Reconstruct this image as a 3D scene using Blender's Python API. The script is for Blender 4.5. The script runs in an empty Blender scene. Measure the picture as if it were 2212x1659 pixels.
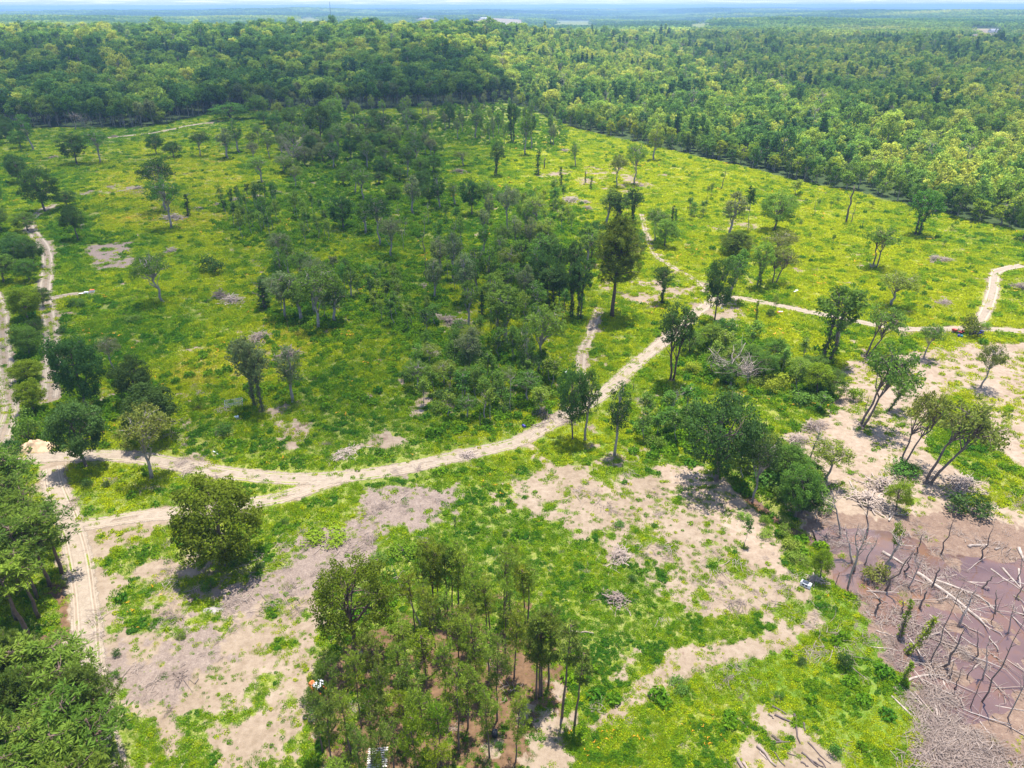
import bpy, math, random
import numpy as np
from mathutils import Vector, Matrix

# ------------------------------------------------------------------ camera, sky, sun, exposure
scene = bpy.context.scene
COL = scene.collection
PITCH, ROLL, CAM_H, FOC = math.radians(28.04), math.radians(-0.10), 80.0, 1533.0   # focal length in units of a 2212 wide frame
cam_data = bpy.data.cameras.new('camera')
cam_data.sensor_width = 36.0
cam_data.lens = 36.0 * FOC / 2212.0
cam_data.clip_start, cam_data.clip_end = 1.0, 60000.0
cam = bpy.data.objects.new('camera', cam_data)
COL.objects.link(cam)
CAM_R = Matrix.Rotation(math.pi / 2 - PITCH, 3, 'X') @ Matrix.Rotation(ROLL, 3, 'Z')
cam.matrix_world = Matrix.Translation((0, 0, CAM_H)) @ CAM_R.to_4x4()
scene.camera = cam

SUN_EL, SUN_AZ = math.radians(77), math.radians(20)        # azimuth clockwise from +Y (straight ahead)
sun_dir = Vector((math.sin(SUN_AZ) * math.cos(SUN_EL), math.cos(SUN_AZ) * math.cos(SUN_EL), math.sin(SUN_EL)))
sd = bpy.data.lights.new('sun', 'SUN')
sd.energy, sd.angle, sd.color = 5.0, math.radians(0.53), (1.0, 0.95, 0.87)
sun = bpy.data.objects.new('sun', sd)
COL.objects.link(sun)
sun.rotation_euler = sun_dir.to_track_quat('Z', 'Y').to_euler()

world = bpy.data.worlds.new('World')
scene.world = world
world.use_nodes = True


def nd(nt, typ, ins=None, **props):
    n = nt.nodes.new(typ)
    for k, v in props.items():
        setattr(n, k, v)
    for k, v in (ins or {}).items():
        s = n.inputs[k]
        if isinstance(v, bpy.types.NodeSocket):
            nt.links.new(v, s)
        else:
            s.default_value = v
    return n


def mth(nt, op, a, b=0.0, c=0.0, clamp=False):
    n = nd(nt, 'ShaderNodeMath', {0: a, 1: b, 2: c}, operation=op)
    n.use_clamp = clamp
    return n.outputs[0]


def mixc(nt, f, a, b, mode='MIX'):
    n = nt.nodes.new('ShaderNodeMix')
    n.data_type, n.blend_type = 'RGBA', mode
    for s, v in ((n.inputs['Factor'], f), (n.inputs[6], a), (n.inputs[7], b)):
        if isinstance(v, bpy.types.NodeSocket):
            nt.links.new(v, s)
        else:
            s.default_value = v if not isinstance(v, tuple) or len(v) == 4 else (*v, 1)
    return n.outputs[2]


def ramp(nt, f, stops):
    n = nd(nt, 'ShaderNodeValToRGB', {0: f})
    cr = n.color_ramp
    while len(cr.elements) > 1:
        cr.elements.remove(cr.elements[-1])
    cr.elements[0].position, cr.elements[0].color = stops[0][0], (*stops[0][1], 1)
    for p, c in stops[1:]:
        e = cr.elements.new(p)
        e.color = (*c, 1)
    return n.outputs[0]


def noise(nt, vec, scale, detail=3.0, rough=0.55):
    return nd(nt, 'ShaderNodeTexNoise', {'Vector': vec, 'Scale': scale, 'Detail': detail, 'Roughness': rough}).outputs['Fac']


wt = world.node_tree
wt.nodes.clear()
sky = nd(wt, 'ShaderNodeTexSky', sky_type='NISHITA')
sky.sun_disc = False
sky.sun_elevation, sky.sun_rotation = SUN_EL, SUN_AZ
sky.air_density, sky.dust_density, sky.ozone_density, sky.altitude = 1.0, 0.4, 2.0, 150
tc = nd(wt, 'ShaderNodeTexCoord')
sep = nd(wt, 'ShaderNodeSeparateXYZ', {0: tc.outputs['Generated']})
zz = mth(wt, 'MAXIMUM', sep.outputs[2], 0.0)
zd = mth(wt, 'ADD', zz, 0.035)
cv = nd(wt, 'ShaderNodeCombineXYZ', {0: mth(wt, 'DIVIDE', sep.outputs[0], zd), 1: mth(wt, 'DIVIDE', sep.outputs[1], zd), 2: 0.0}).outputs[0]
cl = noise(wt, cv, 0.75, 6.0, 0.55)
cf = nd(wt, 'ShaderNodeMapRange', {0: cl, 1: 0.5, 2: 0.64, 3: 0.0, 4: 0.85}).outputs[0]
skb = mixc(wt, 1.0, sky.outputs[0], (0.58, 0.71, 0.92, 1), 'MULTIPLY')
skc = mixc(wt, cf, skb, (5.2, 5.4, 5.7, 1))
bg = nd(wt, 'ShaderNodeBackground', {0: skc, 1: 0.13})
nd(wt, 'ShaderNodeOutputWorld', {0: bg.outputs[0]})

scene.view_settings.view_transform = 'Standard'
scene.view_settings.look = 'None'
scene.view_settings.exposure = 0.98
scene.view_settings.gamma = 1.0
scene.view_settings.use_curve_mapping = False
scene.render.engine = 'CYCLES'
cy = scene.cycles
cy.max_bounces, cy.diffuse_bounces, cy.glossy_bounces, cy.transmission_bounces = 6, 3, 2, 4
cy.transparent_max_bounces, cy.volume_bounces = 12, 0
cy.use_denoising = True
cy.caustics_reflective = cy.caustics_refractive = False

RNG = np.random.default_rng(11)
random.seed(5)

# ------------------------------------------------------------------ maths: terrain and photo-to-ground survey
_R = np.array(CAM_R)


def S(a, b, x):
    t = np.clip((np.asarray(x, float) - a) / (b - a), 0, 1)
    return t * t * (3 - 2 * t)


def vnoise(x, y, scale, seed=0):
    x = np.asarray(x, float) * scale + seed * 17.3
    y = np.asarray(y, float) * scale - seed * 9.1
    xi, yi = np.floor(x), np.floor(y)
    fx, fy = x - xi, y - yi
    fx, fy = fx * fx * (3 - 2 * fx), fy * fy * (3 - 2 * fy)

    def h(i, j):
        v = np.sin(i * 127.1 + j * 311.7 + seed * 74.7) * 43758.5453
        return v - np.floor(v)
    return (h(xi, yi) * (1 - fx) + h(xi + 1, yi) * fx) * (1 - fy) + (h(xi, yi + 1) * (1 - fx) + h(xi + 1, yi + 1) * fx) * fy


def fbm(x, y, scale, seed=0, octs=3):
    a, t, s = 0.5, 0, 0
    for k in range(octs):
        t = t + a * vnoise(x, y, scale * 2 ** k, seed + k)
        s += a
        a *= 0.55
    return t / s


def terrain0(x, y):
    x, y = np.asarray(x, float), np.asarray(y, float)
    r = np.hypot(x, y)
    q = x / np.maximum(y, 1.0)
    z = 0.5 * (fbm(x, y, 0.02, 3, 2) - 0.5) * S(40, 120, r)
    lat = 1 - S(-0.03, 0.30, q)
    z = z + 28 * S(560, 1280, y) * (1 - S(1420, 2300, y)) * lat * (0.86 + 0.28 * vnoise(x, y, 0.004, 8))
    z = z + 12 * S(700, 1500, y) * (1 - S(1900, 2600, y)) * (1 - lat) * vnoise(x, y, 0.0035, 5)
    far = S(1700, 4200, r)
    z = z + far * (60 * (vnoise(x, y, 0.0006, 21) - 0.55) + 34 * (vnoise(x, y, 0.0015, 31) - 0.5))
    z = z + 30 * S(5000, 12000, r) * vnoise(x, y, 0.00035, 41)
    return z


def project(x, y, z):
    v = np.stack([np.asarray(x, float), np.asarray(y, float), np.asarray(z, float) - CAM_H], -1) @ _R
    d = np.maximum(-v[..., 2], 1e-3)
    return 1106 + FOC * v[..., 0] / d, 829.5 - FOC * v[..., 1] / d


_T1 = 30 * 1.012 ** np.arange(0, 265)
_T2 = _T1[-1] * 1.003 ** np.arange(0, 1130)


def ground_at(px, py):
    """world point on the terrain seen at a photo position (2212 x 1659 units)"""
    d = _R @ np.array([(px - 1106) / FOC, (829.5 - py) / FOC, -1.0])
    d /= np.linalg.norm(d)
    for seg in (_T1, _T2):
        z = CAM_H + d[2] * seg - terrain0(d[0] * seg, d[1] * seg)
        k = int(np.argmax(z < 0))
        if z[k] < 0:
            break
    else:
        k = len(seg) - 1
    lo, hi = seg[max(k - 1, 0)], seg[k]
    for _ in range(7 if lo < 700 else 12):
        m = (lo + hi) / 2
        p = d * m
        if CAM_H + p[2] < terrain0(p[0], p[1]):
            hi = m
        else:
            lo = m
    p = d * hi
    return float(p[0]), float(p[1])


ZONE = {'A': (0, 0), 'B': (737.3, 0), 'C': (1474.7, 0), 'D': (0, 553), 'E': (737.3, 553), 'F': (1474.7, 553),
        'G': (0, 1106), 'H': (737.3, 1106), 'I': (1474.7, 1106)}


def zpt(zone, x, y):
    o = ZONE[zone]
    return o[0] + x / 3.0, o[1] + y / 3.0


def height_for(x, y, py):
    """height above the terrain at (x, y) that shows at photo row py"""
    g = float(terrain0(x, y))
    lo, hi = 0.3, 60.0
    for _ in range(30):
        m = (lo + hi) / 2
        if project(x, y, g + m)[1] > py:
            lo = m
        else:
            hi = m
    return lo


def metres_per_px(x, y, z=0.0):
    v = np.array([x, y, z - CAM_H]) @ _R
    return -v[2] / FOC


def world_poly(pts):
    return np.array([ground_at(*p) for p in pts])


def poly_mask(x, y, poly, soft):
    """0..1 mask of a polygon in plan with soft edges"""
    x, y = np.asarray(x, float), np.asarray(y, float)
    out = np.zeros(x.shape)
    bx0, by0 = poly.min(0) - soft - 1
    bx1, by1 = poly.max(0) + soft + 1
    sel = (x > bx0) & (x < bx1) & (y > by0) & (y < by1)
    if not sel.any():
        return out
    px, py = x[sel], y[sel]
    ins = np.zeros(px.shape, bool)
    dist = np.full(px.shape, 1e9)
    n = len(poly)
    for i in range(n):
        ax, ay = poly[i]
        bx, by = poly[(i + 1) % n]
        if ay != by:
            ins ^= ((ay > py) != (by > py)) & (px < (bx - ax) * (py - ay) / (by - ay) + ax)
        ex, ey = bx - ax, by - ay
        t = np.clip(((px - ax) * ex + (py - ay) * ey) / (ex * ex + ey * ey + 1e-9), 0, 1)
        dist = np.minimum(dist, np.hypot(px - ax - t * ex, py - ay - t * ey))
    sgn = np.where(ins, dist, -dist)
    out[sel] = S(-soft, soft, sgn)
    return out


def line_mask(x, y, pts, half, soft):
    x, y = np.asarray(x, float), np.asarray(y, float)
    out = np.zeros(x.shape)
    lo, hi = pts.min(0) - half - soft, pts.max(0) + half + soft
    sel = (x > lo[0]) & (x < hi[0]) & (y > lo[1]) & (y < hi[1])
    if not sel.any():
        return out
    px, py = x[sel], y[sel]
    dist = np.full(px.shape, 1e9)
    for (ax, ay), (bx, by) in zip(pts[:-1], pts[1:]):
        ex, ey = bx - ax, by - ay
        t = np.clip(((px - ax) * ex + (py - ay) * ey) / (ex * ex + ey * ey + 1e-9), 0, 1)
        dist = np.minimum(dist, np.hypot(px - ax - t * ex, py - ay - t * ey))
    out[sel] = 1 - S(half, half + soft, dist)
    return out


def smooth_line(pts, step=1.5):
    p = np.array(pts, float)
    p = np.vstack([2 * p[0] - p[1], p, 2 * p[-1] - p[-2]])
    out = []
    for i in range(1, len(p) - 2):
        n = max(2, int(np.linalg.norm(p[i + 1] - p[i]) / step))
        t = np.linspace(0, 1, n, endpoint=False)[:, None]
        a, b, c, d = p[i - 1], p[i], p[i + 1], p[i + 2]
        out.append(0.5 * (2 * b + (c - a) * t + (2 * a - 5 * b + 4 * c - d) * t ** 2 + (3 * b - a - 3 * c + d) * t ** 3))
    out.append(p[-2][None])
    return np.vstack(out)


# ------------------------------------------------------------------ survey of the ground: roads, bare soil, pond
ROADS = [   # name, label, photo points, width in metres, grassy middle 0..1
    ('dirt_road', [(-60, 1000), (0, 996), (60, 990), (160, 985), (260, 985), (340, 995), (430, 1012), (530, 1026), (640, 1034), (740, 1030), (860, 1014), (960, 992), (1050, 972), (1110, 957), (1160, 934), (1205, 906), (1250, 882), (1290, 860), (1330, 828), (1370, 790), (1410, 756), (1450, 725), (1500, 680), (1540, 648)], 5.0, 0.25),
    ('dirt_road', [(1540, 648), (1590, 643), (1680, 660), (1760, 676), (1830, 690), (1890, 702), (1950, 710), (2020, 711), (2090, 709), (2150, 712), (2300, 722)], 4.2, 0.1),
    ('dirt_track', [(1540, 648), (1500, 605), (1450, 575), (1415, 550), (1395, 500), (1385, 462)], 2.6, 0.8),
    ('dirt_track', [(-5, 990), (6, 940), (22, 885), (14, 820), (8, 765), (6, 715), (2, 676), (-12, 630)], 5.0, 0.5),
    ('dirt_track', [(108, 862), (115, 790), (113, 736), (103, 672), (96, 640), (100, 603), (103, 570), (98, 540), (80, 512), (64, 493), (66, 475), (88, 457), (118, 442)], 5.5, 0.55),
    ('dirt_track', [(97, 645), (120, 642), (150, 637), (195, 633)], 4.0, 0.3),
    ('dirt_track', [(740, 1032), (660, 1058), (600, 1076), (540, 1087), (470, 1097), (390, 1107), (300, 1116), (200, 1132), (150, 1136)], 4.6, 0.35),
    ('dirt_track', [(112, 1010), (118, 1050), (150, 1130), (172, 1220), (186, 1330), (194, 1430), (212, 1560), (240, 1680)], 5.0, 0.15),
    ('dirt_track', [(2300, 560), (2212, 573), (2165, 582), (2150, 592), (2144, 630), (2131, 668), (2112, 702)], 4.6, 0.1),
    ('dirt_track', [(1294, 668), (1280, 705), (1271, 733), (1257, 766), (1256, 800), (1268, 845), (1275, 868)], 3.2, 0.8),
    ('dirt_track', [(233, 298), (290, 292), (333, 287), (370, 280), (400, 273), (440, 267), (483, 262)], 6.0, 0.3),
]
ROADS = [(n, smooth_line([ground_at(*q) for q in p]), w, g) for n, p, w, g in ROADS]

SOIL = [   # kind, strength, softness in metres, photo polygon
    ('sand', .72, 7, [(1090, 1085), (1170, 985), (1260, 1000), (1400, 1005), (1560, 1040), (1640, 1110), (1720, 1190), (1750, 1290), (1700, 1350), (1620, 1340), (1500, 1290), (1330, 1230), (1200, 1140)]),
    ('pink', 1.4, 3, [(1420, 1010), (1500, 1000), (1580, 1050), (1660, 1150), (1700, 1240), (1640, 1230), (1560, 1120), (1450, 1050)]),
    ('pink', 1.2, 5, [(1785, 860), (1830, 780), (1960, 765), (2100, 740), (2230, 735), (2230, 800), (2110, 820), (2060, 850), (2000, 890), (1990, 960), (2070, 1030), (2150, 1040), (2090, 1075), (1950, 1075), (1840, 1060), (1790, 960)]),
    ('pink', 1.0, 5, [(2100, 740), (2240, 740), (2240, 1010), (2170, 1000), (2120, 870)]),
    ('pink', 1.15, 4, [(1700, 930), (1800, 900), (1880, 1000), (1960, 1080), (2080, 1080), (2230, 1120), (2230, 1180), (1900, 1150), (1760, 1150), (1690, 1060)]),
    ('chips', 1.05, 6, [(555, 1215), (640, 1190), (720, 1130), (790, 1050), (880, 1040), (980, 1065), (960, 1095), (860, 1150), (770, 1210), (690, 1255), (570, 1290), (520, 1270)]),
    ('chips', .95, 7, [(330, 1350), (420, 1290), (520, 1270), (560, 1290), (500, 1370), (450, 1460), (330, 1520), (235, 1500), (240, 1450), (340, 1440)]),
    ('sand', .75, 6, [(100, 1040), (160, 1100), (400, 1090), (420, 1120), (300, 1180), (330, 1290), (250, 1480), (330, 1659), (200, 1700), (160, 1500), (130, 1240)]),
    ('sand', .88, 8, [(300, 1180), (640, 1300), (680, 1420), (640, 1560), (700, 1680), (250, 1680), (240, 1500)]),
    ('sand', .85, 4, [(560, 1300), (680, 1270), (690, 1400), (560, 1420)]),
    ('sand', .72, 6, [(1080, 1680), (1200, 1560), (1280, 1440), (1330, 1440), (1300, 1540), (1230, 1680)]),
    ('sand', 1.5, 2.5, [(1260, 1560), (1400, 1470), (1500, 1400), (1640, 1380), (1760, 1330), (1780, 1350), (1640, 1420), (1500, 1440), (1400, 1500), (1290, 1590)]),
    ('sand', .95, 2.5, [(1585, 1600), (1620, 1535), (1700, 1535), (1790, 1580), (1830, 1670), (1790, 1720), (1600, 1720)]),
    ('litter', .85, 5, [(690, 1420), (880, 1310), (1100, 1330), (1230, 1430), (1200, 1600), (1100, 1700), (700, 1720), (650, 1600)]),
    ('litter', .9, 3, [(100, 1250), (165, 1260), (170, 1380), (150, 1420), (100, 1400)]),
    ('chips', .9, 3, [(188, 530), (290, 520), (300, 560), (270, 585), (190, 580)]),
    ('chips', .6, 5, [(165, 400), (250, 395), (330, 405), (330, 425), (180, 422)]),
    ('chips', .5, 5, [(110, 330), (150, 310), (160, 345), (90, 350)]),
    ('sand', .62, 4, [(1280, 605), (1400, 590), (1460, 575), (1540, 620), (1620, 640), (1610, 720), (1560, 720), (1480, 660), (1380, 680), (1330, 640)]),
    ('sand', .55, 4, [(1100, 380), (1330, 350), (1420, 395), (1350, 420), (1200, 390)]),
    ('pink', .6, 3, [(860, 880), (930, 850), (960, 880), (900, 905)]),
    ('sand', .7, 3, [(790, 960), (870, 935), (925, 950), (880, 980)]),
    ('pink', .5, 3, [(590, 915), (660, 925), (640, 970), (600, 960)]),
    ('pink', .6, 3, [(1080, 960), (1130, 930), (1150, 945), (1100, 975)]),
    ('pink', .7, 3, [(1400, 850), (1460, 830), (1490, 870), (1440, 900)]),
    ('chips', .6, 3, [(1340, 1190), (1390, 1180), (1400, 1210), (1330, 1220)]),
    ('sand', .5, 4, [(2000, 640), (2100, 630), (2110, 670), (2020, 680)]),
    ('chips', .55, 4, [(1990, 560), (2050, 555), (2050, 575), (1985, 578)]),
    ('sand', .45, 4, [(1500, 480), (1640, 470), (1640, 500), (1540, 500)]),
    ('chips', .6, 2, [(435, 1300), (480, 1290), (485, 1325), (445, 1335)]),
    ('dry', .75, 10, [(380, 760), (640, 690), (700, 760), (560, 830), (380, 820)]),
    ('dry', .7, 10, [(180, 330), (480, 310), (560, 420), (460, 500), (220, 480)]),
    ('dry', .6, 8, [(700, 1430), (560, 1400), (330, 1240), (420, 1180), (600, 1320), (650, 1430), (600, 1659), (680, 1680)]),
    ('lush', 1.0, 5, [(1600, 1440), (1740, 1360), (1800, 1280), (1870, 1300), (1930, 1400), (1960, 1560), (1990, 1700), (1830, 1700), (1800, 1580), (1640, 1520)]),
    ('lush', .8, 6, [(1170, 980), (1260, 985), (1420, 1010), (1480, 960), (1350, 900), (1200, 940)]),
    ('yellow', 1.0, 25, [(1050, 300), (1230, 270), (1470, 330), (1830, 415), (2240, 510), (2240, 720), (1900, 690), (1650, 640), (1420, 560), (1160, 470), (1060, 380)]),
    ('yellow', .8, 8, [(1540, 690), (1750, 700), (1760, 790), (1620, 800)]),
    ('yellow', .9, 8, [(2080, 840), (2240, 800), (2240, 980), (2140, 960), (2060, 930)]),
    ('yellow', .8, 8, [(2060, 1080), (2240, 1000), (2240, 1180), (2120, 1140)]),
]
SOIL = [(k, s, sf, world_poly(p)) for k, s, sf, p in SOIL]
POND = [world_poly(p) for p in (
    [(1768, 1150), (1810, 1128), (1900, 1140), (2000, 1165), (2100, 1200), (2240, 1205), (2240, 1520), (2140, 1560), (2000, 1580), (1960, 1490), (1910, 1390), (1880, 1310), (1810, 1260)],
    [(1580, 1040), (1625, 1050), (1660, 1085), (1700, 1120), (1775, 1155), (1770, 1185), (1700, 1150), (1640, 1100), (1600, 1070)])]
MUD = world_poly([(1755, 1125), (1900, 1110), (2080, 1105), (2240, 1165), (2240, 1700), (2015, 1700), (1990, 1560), (1930, 1420), (1880, 1320), (1785, 1225)])


def terrain(x, y):
    z = terrain0(x, y)
    p = np.maximum(poly_mask(x, y, POND[0], 2.0), poly_mask(x, y, POND[1], 1.0))
    keep = 1 - S(0.0, 0.5, poly_mask(x, y, MUD, 8.0))
    z = z * keep
    bump = 0.55 * (fbm(x, y, 0.22, 77, 3) - 0.42)
    pc = poly_mask(x, y, POND[1], 1.3)
    return z - p * (0.40 - 1.5 * np.maximum(bump, -0.1)) - pc * 0.9


def soil_masks(x, y):
    x, y = np.asarray(x, float), np.asarray(y, float)
    m = {k: np.zeros(x.shape) for k in ('sand', 'chips', 'pink', 'mud', 'litter', 'dry', 'lush', 'yellow', 'bare')}
    n1 = fbm(x, y, 0.16, 51, 4)
    n2 = fbm(x, y, 0.7, 61, 3)
    nn = (n1 - 0.5) * 1.5 + (n2 - 0.5) * 0.9
    for k, s, sf, p in SOIL:
        w = poly_mask(x, y, p, sf) * s
        m[k] = np.maximum(m[k], w)
    for k in ('sand', 'chips', 'pink', 'litter'):
        m[k] = np.where(m[k] > 0.02, S(0.25, 0.80, m[k] + nn * 1.05), 0)
    mud = poly_mask(x, y, MUD, 5.0)
    m['mud'] = S(0.4, 0.6, mud + nn * 0.75)
    stray = S(0.66, 0.76, n1 * 0.75 + n2 * 0.25 + 0.03) * 0.8 * S(60, 120, np.hypot(x, y))
    road = np.zeros(x.shape)
    for n, p, w, g in ROADS:
        road = np.maximum(road, line_mask(x, y, p[::3] if len(p) > 8 else p, w * 0.40, w * 0.3) * (1 - 0.45 * g))
        m['sand'] = np.maximum(m['sand'], S(0.35, 0.85, line_mask(x, y, p[::3] if len(p) > 8 else p, w * 0.3, 2.6) * 0.7 + nn * 0.7))
    m['sand'] = np.maximum(m['sand'], stray)
    m['bare'] = np.maximum.reduce([m['sand'], m['chips'], m['pink'], m['mud'], m['litter'] * 0.9, road])
    m['road'] = road
    return m


FOREST_LINE = np.array([(-900, 250), (-100, 272), (0, 277), (300, 277), (360, 267), (453, 247), (540, 240), (737, 240), (937, 230), (1040, 226), (1087, 222), (1130, 232), (1175, 250), (1230, 275), (1320, 297), (1475, 332), (1641, 370), (1708, 390), (1825, 412), (1941, 440), (2091, 477), (2208, 500), (2400, 545), (3200, 700)], float)


def in_forest(x, y):
    """signed rows behind the forest edge in survey units"""
    dx, dy = project(x, y, terrain0(x, y))
    return np.interp(dx, FOREST_LINE[:, 0], FOREST_LINE[:, 1]) - dy


PASTURES = [  # photo boxes x0, x1, y0(top), y1(bottom), colour index
    (1020, 1140, 41, 53, 0), (632, 704, 39, 47, 1), (890, 945, 38, 42, 0), (1185, 1293, 44, 54, 1), (1320, 1345, 44, 50, 1), (1488, 1542, 49, 58, 1),
    (2070, 2196, 62, 77, 2), (1580, 1645, 86, 96, 1), (1545, 1590, 77, 86, 1), (235, 300, 84, 100, 1), (1830, 1880, 66, 71, 1), (1940, 1985, 71, 78, 2), (2150, 2212, 88, 94, 1)]


def pasture_world():
    out = []
    for x0, x1, y0, y1, c in PASTURES:
        a, b = ground_at(x0, y1), ground_at(x1, y1)
        e, d = ground_at(x0 + 4, y0), ground_at(x1 - 4, y0)
        out.append((np.array([a, b, d, e]), np.array([np.array(a) * (0.74 if y1 < 80 else 0.97), np.array(b) * (0.74 if y1 < 80 else 0.97), d, e]), c))
    return out


PAST = pasture_world()

# ------------------------------------------------------------------ materials


def new_mat(name):
    m = bpy.data.materials.new(name)
    m.use_nodes = True
    m.node_tree.nodes.clear()
    return m, m.node_tree


def out(nt, shader, vol=None):
    nd(nt, "ShaderNodeOutputMaterial", {0: shader} if vol is None else {1: vol})


def simple(name, col, rough=0.7, metal=0.0, nscale=3.0, namt=0.25, bump=0.0):
    m, nt = new_mat(name)
    pos = nd(nt, 'ShaderNodeTexCoord').outputs['Object']
    f = noise(nt, pos, nscale, 4)
    lo, hi = tuple(c * (1 - namt) for c in col), tuple(min(1, c * (1 + namt)) for c in col)
    c = ramp(nt, f, [(0.3, lo), (0.7, hi)])
    b = nd(nt, 'ShaderNodeBsdfPrincipled', {'Base Color': c, 'Roughness': rough, 'Metallic': metal})
    if bump:
        nt.links.new(nd(nt, 'ShaderNodeBump', {'Strength': bump, 'Height': f}).outputs[0], b.inputs['Normal'])
    out(nt, b.outputs[0])
    return m


def leaf_mat(name, mode, ramp_cols=None, trans=0.35):
    """mode 'object': colour of the object; 'tint': colour from the plant's own tint value"""
    m, nt = new_mat(name)
    oi = nd(nt, 'ShaderNodeObjectInfo')
    va = nd(nt, 'ShaderNodeAttribute', attribute_name='clump').outputs['Fac']
    if mode == 'object':
        base = oi.outputs['Color']
        hue = mth(nt, 'ADD', 0.485, mth(nt, 'MULTIPLY', oi.outputs['Random'], 0.03))
    else:
        t = nd(nt, 'ShaderNodeAttribute', attribute_name='tint', attribute_type='INSTANCER').outputs['Fac']
        t = mth(nt, 'ADD', t, mth(nt, 'MULTIPLY', mth(nt, 'SUBTRACT', oi.outputs['Random'], 0.5), 0.13), clamp=True)
        base = ramp(nt, t, ramp_cols)
        hue = 0.5
    val = nd(nt, 'ShaderNodeMapRange', {0: va, 1: 0.0, 2: 1.0, 3: 0.62, 4: 1.38}).outputs[0]
    hs = nd(nt, 'ShaderNodeHueSaturation', {'Hue': hue, 'Saturation': 1.0, 'Value': val, 'Color': base}).outputs[0]
    d = nd(nt, 'ShaderNodeBsdfDiffuse', {0: hs})
    tr = nd(nt, 'ShaderNodeBsdfTranslucent', {0: mixc(nt, 1.0, hs, (1.15, 1.1, 0.6, 1), 'MULTIPLY')})
    mx = nd(nt, 'ShaderNodeMixShader', {0: trans, 1: d.outputs[0], 2: tr.outputs[0]})
    out(nt, mx.outputs[0])
    return m


M_LEAF = leaf_mat('foliage', 'object', None, 0.45)
M_WEED = leaf_mat('weed_leaves', 'tint', [(0.0, (0.060, 0.183, 0.017)), (0.28, (0.163, 0.304, 0.014)), (0.52, (0.314, 0.413, 0.011)), (0.76, (0.498, 0.527, 0.014)), (1.0, (0.541, 0.470, 0.100))], 0.45)
M_WOODLAND = leaf_mat('woodland_leaves', 'tint', [(0.0, (0.074, 0.168, 0.061)), (0.35, (0.151, 0.287, 0.061)), (0.65, (0.301, 0.435, 0.070)), (1.0, (0.538, 0.572, 0.105))], 0.4)
M_FLOWER = simple('orange_petals', (0.75, 0.32, 0.01), 0.8)
M_BARK = simple('grey_brown_bark', (0.16, 0.12, 0.10), 0.9, 0, 2.0, 0.4, 0.3)
M_BARK_PALE = simple('pale_bark', (0.33, 0.28, 0.25), 0.9, 0, 2.0, 0.3, 0.3)
M_BARK_PINE = simple('pine_bark', (0.14, 0.09, 0.07), 0.9, 0, 2.0, 0.4, 0.3)
M_DEADWOOD = simple('bleached_dead_wood', (0.33, 0.27, 0.23), 0.85, 0, 1.2, 0.45, 0.4)
M_DARKWOOD = simple('charred_dark_wood', (0.10, 0.075, 0.07), 0.9, 0, 1.5, 0.4, 0.2)
M_TWIG, _nt = new_mat('dry_twigs')
_c = ramp(_nt, nd(_nt, 'ShaderNodeObjectInfo').outputs['Random'], [(0.0, (0.14, 0.10, 0.08)), (0.45, (0.30, 0.23, 0.19)), (1.0, (0.48, 0.39, 0.32))])
_f = noise(_nt, nd(_nt, 'ShaderNodeTexCoord').outputs['Object'], 0.9, 3)
_c = mixc(_nt, 0.5, _c, ramp(_nt, _f, [(0.3, (0.18, 0.13, 0.11)), (0.7, (0.40, 0.32, 0.27))]))
out(_nt, nd(_nt, 'ShaderNodeBsdfPrincipled', {'Base Color': _c, 'Roughness': 0.9}).outputs[0])
M_RUST = simple('reddish_wood', (0.28, 0.13, 0.07), 0.9, 0, 1.0, 0.3)


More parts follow.
